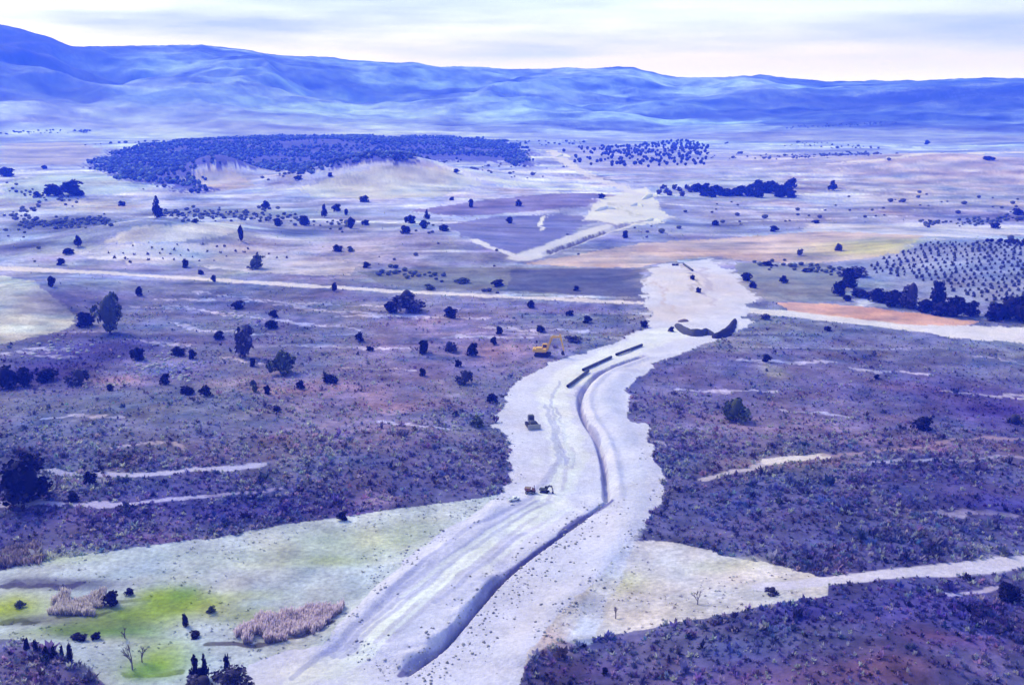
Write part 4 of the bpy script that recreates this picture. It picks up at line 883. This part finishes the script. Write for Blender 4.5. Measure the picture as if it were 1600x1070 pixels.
# pale rubble
RK = [(ICO0 * (1 + .5 * (np.random.default_rng(k).random((len(ICO0), 1)) - .5)) * [1, .8, .6], ICOF0) for k in range(5)]
rp_ = [(232, 577, 16), (284, 580, 14), (262, 556, 20), (285, 590, 10), (248, 566, 22), (395, 500, 16), (365, 496, 16), (60, 545, 30), (100, 540, 24)]
px = np.concatenate([rng.normal(x, s, 26) for x, y, s in rp_]); py = np.concatenate([rng.normal(y, s * .32, 26) for x, y, s in rp_]); x, y, z = at(px, py)
S = .4 + .9 * rng.random(len(x)) ** 2; join_copies('rubble', RK, x, y, z + S * .15, S, S, np.tile([[.42, .40, .42]], (len(x), 1)), M_BUSH)
# stones and clods thrown up along the working strip
lx = np.concatenate([rng.normal(0, 3.2, 260), rng.normal(3, 4, 200)]); ii = rng.integers(0, len(BANK) - 1, 460); bx = BANK[ii, 0] + lx + rng.random(460) * 3; by = BANK[ii, 1] + rng.normal(size=460) * 4
S = .12 + .3 * rng.random(460) ** 2; join_copies('clods', RK, bx, by, height(bx, by) + S * .2, S, S, np.tile([[.34, .32, .33]], (460, 1)) * (.6 + .6 * rng.random((460, 1))), M_BUSH)

ed = [(545, 960), (590, 915), (640, 872), (690, 834), (735, 802), (778, 776), (800, 738), (790, 692), (776, 668), (788, 625), (930, 902), (986, 842), (1010, 815), (1036, 770), (1018, 712), (850, 985), (884, 948), (600, 1040), (660, 1040), (560, 1010)]
px = np.concatenate([rng.normal(x, 12, 34) for x, y in ed]); py = np.concatenate([rng.normal(y, 9, 34) for x, y in ed]); x, y, z = at(px, py)
S = .10 + .34 * rng.random(len(x)) ** 3; join_copies('loose_stones', RK, x, y, z + S * .2, S, S, np.tile([[.40, .38, .42]], (len(x), 1)) * (.5 + .8 * rng.random((len(x), 1))), M_BUSH)
# ------------------------------------------------------------------ heaps of soil
def heap(P, wid, hgt, color, label, name='soil_bank', grp=None, asym=0.0):
    W_ = catmull(np.stack(at([p[0] for p in P], [p[1] for p in P])[:2], 1), 8); n = len(W_); mcr = 11; V, F = [], []
    for i in range(n):
        t = W_[min(i + 1, n - 1)] - W_[max(i - 1, 0)]; t = t / np.linalg.norm(t); nrm = np.array([-t[1], t[0]]); e_ = math.sin(math.pi * (i + .25) / (n - .5)) ** .45
        for j in range(mcr):
            u = j / (mcr - 1) * 2 - 1; q = W_[i] + nrm * (u * (1 + .25 * vnoise(np.array([i * .9]), np.array([u * 1.5]), 73)[0]) + asym * (1 - u * u)) * wid * e_; g = float(height(np.array([q[0]]), np.array([q[1]]))[0])
            hh = hgt * e_ * (1 - abs(u) ** 1.6) * (1 + .15 * vnoise(np.array([q[0] / 2.2]), np.array([q[1] / 2.2]), 71)[0]); V.append((q[0], q[1], g - .12 + hh))
        if i:
            for j in range(mcr - 1): s = i * mcr + j; F.append((s - mcr, s - mcr + 1, s + 1, s))
    m = noisy_mat(name, color, .45, .8); me = mesh_from(name, np.array(V), np.array(F), m, None, True); o = link(name, me); tag(o, label, 'soil heap', grp); return o
heap([(1056, 507), (1066, 516), (1084, 524), (1104, 522), (1118, 525)], 2.4, 2.8, (.075, .072, .085), 'dark grey left half of the curved soil bank across the bend of the working strip', 'soil_bank', 'dark soil banks at the bend')
heap([(1112, 527), (1124, 527), (1139, 518), (1149, 499)], 2.6, 3.0, (.03, .026, .04), 'blackest soil bank, curving up right across the bend of the working strip', 'soil_bank', 'dark soil banks at the bend')
heap([(1059, 503), (1068, 502), (1076, 502)], 1.5, 1.3, (.22, .15, .13), 'small brown soil heap behind the dark curved bank', 'soil_heap')

for P_, w_, h_, lb_ in (([(1004, 312), (1016, 307), (1028, 308)], 4, 3.0, 'white spoil heap at the top right of the far stripped ground'), ([(930, 330), (945, 326), (962, 327)], 4, 2.6, 'pale long spoil heap at the left edge of the far stripped ground'),
      ([(1008, 346), (1022, 344), (1034, 347)], 3.5, 2.4, 'white spoil heap at the lower right of the far stripped ground'), ([(985, 322), (996, 320), (1004, 323)], 3, 2.2, 'small white spoil heap in the middle of the far stripped ground'),
      ([(868, 246), (880, 243), (892, 246)], 6, 3.5, 'farthest pale spoil heap where the stripped ground meets the open wood')):
    heap(P_, w_, h_, (.62, .60, .60), lb_, 'spoil_heap', 'pale spoil heaps on the far stripped ground')
# ------------------------------------------------------------------ pipes, machines
def bm_obj(name, bm, mat, parent):
    me = bpy.data.meshes.new(name); bm.to_mesh(me); bm.free(); me.materials.append(mat); return link(name, me, parent)
def add_box(bm, c, s, bev=0.04, rot=None, taper=None):
    r_ = bmesh.ops.create_cube(bm, size=1.0); vv = r_['verts']
    for v in vv:
        p = Vector((v.co.x * s[0], v.co.y * s[1], v.co.z * s[2]))
        if taper and v.co.z > 0: p.x *= taper[0]; p.y *= taper[1]
        if rot is not None: p = rot @ p
        v.co = p + Vector(c)
    if bev:
        ed = {e_ for v in vv for e_ in v.link_edges}; bmesh.ops.bevel(bm, geom=list(ed), offset=bev, segments=1, affect='EDGES')
def add_bar(bm, p, q, w0, w1=None, dep=None):
    """box bar from p to q in the local x-z plane"""
    p, q = Vector(p), Vector(q); d = q - p; w1 = w1 or w0; dep = dep or w0; up = Vector((-d.z, 0, d.x)).normalized(); sd_ = Vector((0, 1, 0)); vs_ = []
    for c, wv in ((p, w0), (q, w1)):
        for a, b in ((-1, -1), (1, -1), (1, 1), (-1, 1)): vs_.append(bm.verts.new(c + up * (a * wv / 2) + sd_ * (b * dep / 2)))
    for f in ((0, 1, 2, 3), (7, 6, 5, 4), (0, 4, 5, 1), (1, 5, 6, 2), (2, 6, 7, 3), (3, 7, 4, 0)): bm.faces.new([vs_[k] for k in f])
def add_cyl(bm, c, r_, ln, axis='Y', n=14):
    rot = {'Y': Matrix.Rotation(math.pi / 2, 4, 'X'), 'X': Matrix.Rotation(math.pi / 2, 4, 'Y'), 'Z': Matrix()}[axis]
    bmesh.ops.create_cone(bm, cap_ends=True, segments=n, radius1=r_, radius2=r_, depth=ln, matrix=Matrix.Translation(c) @ rot)
M_PIPE = noisy_mat('pipe_coating', (.03, .03, .034), .3, .5, .5, 0, .3)
M_STEEL = noisy_mat('bare_steel', (.3, .29, .28), .3, 2, .5)
M_YEL = noisy_mat('yellow_paint', (.80, .44, .03), .2, 1.2, .5, 0, .3); M_TRK = noisy_mat('track_steel', (.035, .033, .034), .4, 3, .7)
M_GLS = noisy_mat('dark_glass', (.03, .035, .045), .1, 1, .15, 0, .5); M_GREY = noisy_mat('grey_paint', (.08, .08, .09), .2, 1.5, .5, 0, .3)
M_RED = noisy_mat('red_brown_paint', (.24, .11, .10), .25, 2, .6); M_WHT = noisy_mat('white_paint', (.75, .75, .75), .06, 2, .4, 0, .4); M_TYR = noisy_mat('tyre', (.025, .025, .027), .2, 4)
M_TIM = noisy_mat('skid_timber', (.2, .15, .11), .3, 3)
def pipe(p0, p1, rad, label, grp):
    a, b = (at(*p) for p in (p0, p1)); A = Vector((a[0][0], a[1][0], a[2][0])); B = Vector((b[0][0], b[1][0], b[2][0])); d = B - A; ln = d.length
    ts = np.linspace(0, 1, 20); gz = height(A.x + d.x * ts, A.y + d.y * ts); lift = float(np.max(gz - (A.z + d.z * ts)))
    mid = (A + B) / 2; root = link('pipe_string', None, loc=(mid.x, mid.y, mid.z + lift)); tag(root, label, 'pipe', grp)
    root.rotation_euler = d.to_track_quat('X', 'Z').to_euler()
    bm = bmesh.new(); n = 16; rings = []
    for x_, r_ in ((-ln / 2 + .5, rad * .9), (-ln / 2, rad * .9), (-ln / 2, rad), (ln / 2, rad), (ln / 2, rad * .9), (ln / 2 - .5, rad * .9)):
        rings.append([bm.verts.new((x_, r_ * math.cos(6.2832 * k / n), rad + r_ * math.sin(6.2832 * k / n))) for k in range(n)])
    for u, v in zip(rings[:-1], rings[1:]):
        for k in range(n): bm.faces.new((u[k], v[k], v[(k + 1) % n], u[(k + 1) % n]))
    bmesh.ops.recalc_face_normals(bm, faces=bm.faces[:]); bm_obj('tube', bm, M_PIPE, root)
    m = max(2, int(ln // 12))
    for k in range(1, m):
        bm = bmesh.new(); add_cyl(bm, (-ln / 2 + ln * k / m, 0, rad), rad * 1.012, .35, 'X', 16); bm_obj('weld_band', bm, M_STEEL, root)
PG = 'dark pipe strings laid along the trench'
pipe((887, 606), (919, 582), .55, 'nearest dark pipe string, lying beside the trench on the pale strip', PG)
pipe((911, 580), (955, 560), .55, 'middle dark pipe string, overlapping the end of the nearest one', PG)
pipe((963, 556), (1003, 541), .55, 'farthest dark pipe string before the bend with the soil bank', PG)
pipe((1068, 414), (1082, 424), .6, 'short dark pipe lying on top of the stripped ground beyond the road', None)
pipe((1050, 415), (1060, 415), .6, 'shortest dark pipe at the far edge of the stripped ground', None)

def excavator(loc, rz, sc, paint, label, boom, name='excavator'):
    root = link(name, None, loc=loc, rot=(0, 0, rz), scale=(sc, sc, sc)); tag(root, label, 'excavator')
    for s in (-1, 1):
        bm = bmesh.new(); add_box(bm, (0, s * 1.15, .5), (3.6, .65, .8), .2)
        add_cyl(bm, (1.75, s * 1.15, .5), .42, .62); add_cyl(bm, (-1.75, s * 1.15, .5), .42, .62)
        for k in range(12): add_box(bm, (-1.7 + k * .31, s * 1.15, .93), (.16, .68, .08), 0)
        bm_obj('track', bm, M_TRK, root)
    bm = bmesh.new(); add_cyl(bm, (0, 0, .95), .7, .5, 'Z', 16); add_box(bm, (0, 0, .6), (1.6, 1.8, .4), .05); bm_obj('turntable', bm, M_TRK, root)
    bm = bmesh.new(); add_box(bm, (-.5, 0, 1.65), (3.1, 2.6, .9), .12); add_box(bm, (-.9, -.35, 2.25), (1.7, 1.5, .4), .1); bm_obj('house', bm, paint, root)
    bm = bmesh.new(); add_box(bm, (-2.3, 0, 1.7), (.6, 2.5, 1.0), .18); bm_obj('counterweight', bm, paint, root)
    bm = bmesh.new(); add_box(bm, (.5, .8, 2.55), (1.5, .95, 1.35), .1, None, (.82, .95)); cab_o = bm_obj('cab', bm, paint, root)
    for c_, s_ in (((1.20, .8, 2.6), (.05, .75, .8)), ((.5, 1.265, 2.62), (1.0, .04, .7)), ((.5, .335, 2.62), (1.0, .04, .7))):
        bm = bmesh.new(); add_box(bm, c_, s_, 0); bm_obj('window', bm, M_GLS, cab_o)
    (b0, b1, b2, s1) = boom
    bm = bmesh.new(); add_bar(bm, b0, b1, .55, .75, .5); add_bar(bm, b1, b2, .75, .4, .46); bm_obj('boom', bm, paint, root)
    dirv = (Vector(s1) - Vector(b2)).normalized(); bm = bmesh.new(); add_bar(bm, Vector(b2) - dirv * .7, s1, .5, .3, .4); bm_obj('stick', bm, paint, root)
    bm = bmesh.new(); add_bar(bm, Vector(b0) + Vector((.5, 0, .0)), Vector(b1) + Vector((0, 0, -.3)), .18, .12, .5); add_bar(bm, Vector(b1) + Vector((.2, 0, .5)), Vector(b2) - dirv * .6, .16, .1, .16); bm_obj('hydraulic_ram', bm, M_STEEL, root)
    bm = bmesh.new(); s1 = Vector(s1); pr = [(0, .15), (-.55, -.1), (-.75, -.6), (-.45, -1.05), (.25, -1.05), (.05, -.75), (-.1, -.1)]
    L_ = [bm.verts.new((s1.x + x_, -.55, s1.z + z_)) for x_, z_ in pr]; R_ = [bm.verts.new((s1.x + x_, .55, s1.z + z_)) for x_, z_ in pr]
    bm.faces.new(L_); bm.faces.new(R_[::-1])
    for k in range(len(pr)): q = (k + 1) % len(pr); bm.faces.new((L_[k], R_[k], R_[q], L_[q]))
    bmesh.ops.recalc_face_normals(bm, faces=bm.faces[:]); bm_obj('bucket', bm, M_TRK, root)
    return root
def ground(px, py):
    a = at(px, py); return (float(a[0][0]), float(a[1][0]), float(a[2][0]))
gp = ground(848, 556); excavator((gp[0], gp[1], gp[2] - .05), math.radians(-8), 1.5, M_YEL, 'yellow tracked excavator with bent boom at the left edge of the working strip',
          ((1.0, -.2, 1.6), (2.5, -.2, 5.3), (4.7, -.2, 5.4), (5.6, -.2, 1.6)))
gp = ground(851, 769); excavator((gp[0], gp[1], gp[2] - .03), math.radians(-20), .52, M_GREY, 'small dark grey excavator with arched arm in the middle of the pale strip',
          ((1.0, -.2, 1.6), (2.2, -.2, 3.9), (3.8, -.2, 3.6), (4.5, -.2, 1.2)), 'mini_excavator')
def wheel(root, c, r_, wd):
    bm = bmesh.new(); add_cyl(bm, c, r_, wd, 'Y', 14); t = bm_obj('wheel', bm, M_TYR, root); bm = bmesh.new(); add_cyl(bm, c, r_ * .5, wd * 1.06, 'Y', 10); bm_obj('rim', bm, M_STEEL, t)
gp = ground(831, 667); root = link('bulldozer', None, loc=gp, rot=(0, 0, math.radians(-75)), scale=(1.1, 1.1, 1.15)); tag(root, 'dark grey violet bulldozer with cab standing alone on the pale strip', 'bulldozer')
for s_ in (-1, 1):
    bm = bmesh.new(); add_box(bm, (0, s_ * 1.25, .6), (3.8, .7, 1.0), .25)
    for k in range(12): add_box(bm, (-1.8 + k * .33, s_ * 1.25, 1.12), (.16, .74, .08), 0)
    bm_obj('track', bm, M_TRK, root)
bm = bmesh.new(); add_box(bm, (.7, 0, 1.5), (2.0, 1.5, 1.1), .12); add_box(bm, (-.2, 0, .9), (3.2, 1.7, .5), .05); bm_obj('hood', bm, M_GREY, root)
bm = bmesh.new(); add_box(bm, (-.9, 0, 2.35), (1.4, 1.7, 1.7), .1, None, (.85, .88)); cb = bm_obj('cab', bm, M_GREY, root)
for c_, s2 in (((-.2, 0, 2.5), (.05, 1.3, .9)), ((-.9, .83, 2.5), (1.0, .05, .8)), ((-.9, -.83, 2.5), (1.0, .05, .8))):
    bm = bmesh.new(); add_box(bm, c_, s2, 0); bm_obj('window', bm, M_GLS, cb)
bm = bmesh.new(); add_cyl(bm, (1.1, .3, 2.4), .08, .9, 'Z', 8); bm_obj('exhaust', bm, M_TRK, root)
bm = bmesh.new(); add_box(bm, (2.55, 0, .75), (.18, 3.7, 1.3), .04); add_box(bm, (2.48, 0, 1.35), (.3, 3.7, .14), .02); bm_obj('blade', bm, M_STEEL, root)
bm = bmesh.new()
for s_ in (-1, 1): add_box(bm, (1.2, s_ * 1.72, .6), (2.6, .16, .24), .02)
bm_obj('push_arm', bm, M_GREY, root)
gp = ground(828, 770); root = link('site_dumper', None, loc=gp, rot=(0, 0, math.radians(170))); tag(root, 'small red-brown dumper with open skip left of the dark mini excavator', 'dumper')
bm = bmesh.new(); add_box(bm, (-.2, 0, .62), (2.2, .9, .35), .05); bm_obj('chassis', bm, M_TRK, root)
bm = bmesh.new(); add_box(bm, (.55, 0, 1.12), (1.3, 1.45, .7), .03, None, (1.25, 1.12)); bm_obj('skip', bm, M_RED, root)
bm = bmesh.new(); add_box(bm, (.55, 0, 1.47), (1.3, 1.3, .1), .03); bm_obj('load', bm, noisy_mat('load_soil', (.25, .19, .17), .3, 4), root)
bm = bmesh.new(); add_box(bm, (-.95, 0, 1.05), (.8, .9, .6), .08); add_box(bm, (-.6, 0, 1.45), (.12, .6, .5), .03); bm_obj('engine_cover', bm, M_RED, root)
bm = bmesh.new(); add_bar(bm, (-1.1, 0, 1.2), (-1.1, 0, 2.2), .08, .08, .8); bm_obj('roll_bar', bm, M_TRK, root)
for sx in (.7, -.95):
    for sy in (-.7, .7): wheel(root, (sx, sy, .42), .42, .34)
gp = ground(803, 782); root = link('pickup_truck', None, loc=gp, rot=(0, 0, math.radians(28))); tag(root, 'white pickup truck parked at the left edge of the pale strip near the dumper', 'pickup')
root.scale = (.62, .62, .62)
bm = bmesh.new(); add_box(bm, (0, 0, .78), (5.0, 1.8, .55), .1); add_box(bm, (1.75, 0, 1.1), (1.3, 1.7, .25), .1); bm_obj('body', bm, M_WHT, root)
bm = bmesh.new(); add_box(bm, (.35, 0, 1.42), (1.9, 1.65, .8), .1, None, (.72, .85)); cb = bm_obj('cab', bm, M_WHT, root)
for c_, s_ in (((.35, .79, 1.45), (1.2, .05, .42)), ((.35, -.79, 1.45), (1.2, .05, .42)), ((1.17, 0, 1.45), (.05, 1.25, .42))):
    bm = bmesh.new(); add_box(bm, c_, s_, 0); bm_obj('window', bm, M_GLS, cb)
bm = bmesh.new()
for c_, s_ in (((-1.6, .85, 1.2), (1.8, .08, .35)), ((-1.6, -.85, 1.2), (1.8, .08, .35)), ((-2.46, 0, 1.2), (.08, 1.7, .35))): add_box(bm, c_, s_, .02)
bm_obj('cargo_bed', bm, M_WHT, root)
for sx in (1.6, -1.6):
    for sy in (-.85, .85): wheel(root, (sx, sy, .4), .4, .25)

# ------------------------------------------------------------------ haze: one closed box of blue air round everything
hz_m = bpy.data.materials.new('haze'); hz_m.use_nodes = True; t = hz_m.node_tree; t.nodes.clear()
o_ = N(t, 'ShaderNodeOutputMaterial'); pv = N(t, 'ShaderNodeVolumePrincipled')
pv.inputs['Color'].default_value = (0.022, 0.068, 1.0, 1); pv.inputs['Absorption Color'].default_value = (1, 1, 1, 1)
pv.inputs['Density'].default_value = 0.00062; pv.inputs['Anisotropy'].default_value = 0.0
t.links.new(pv.outputs['Volume'], o_.inputs['Volume'])
zlo, zhi = float(GZ.min()) - 1.0, max(float(GZ.max()), CAMZ) + 4.0
bm = bmesh.new(); bmesh.ops.create_cube(bm, size=1.0)
for v in bm.verts: v.co = Vector((v.co.x * 13200, v.co.y * 13200, zlo + (v.co.z + .5) * (zhi - zlo)))
me = bpy.data.meshes.new('haze'); bm.to_mesh(me); bm.free(); me.materials.append(hz_m); hz_o = link('haze', me); hz_o['kind'] = 'stuff'
print('terrain z', GZ.min(), GZ.max(), 'verts', len(GV))
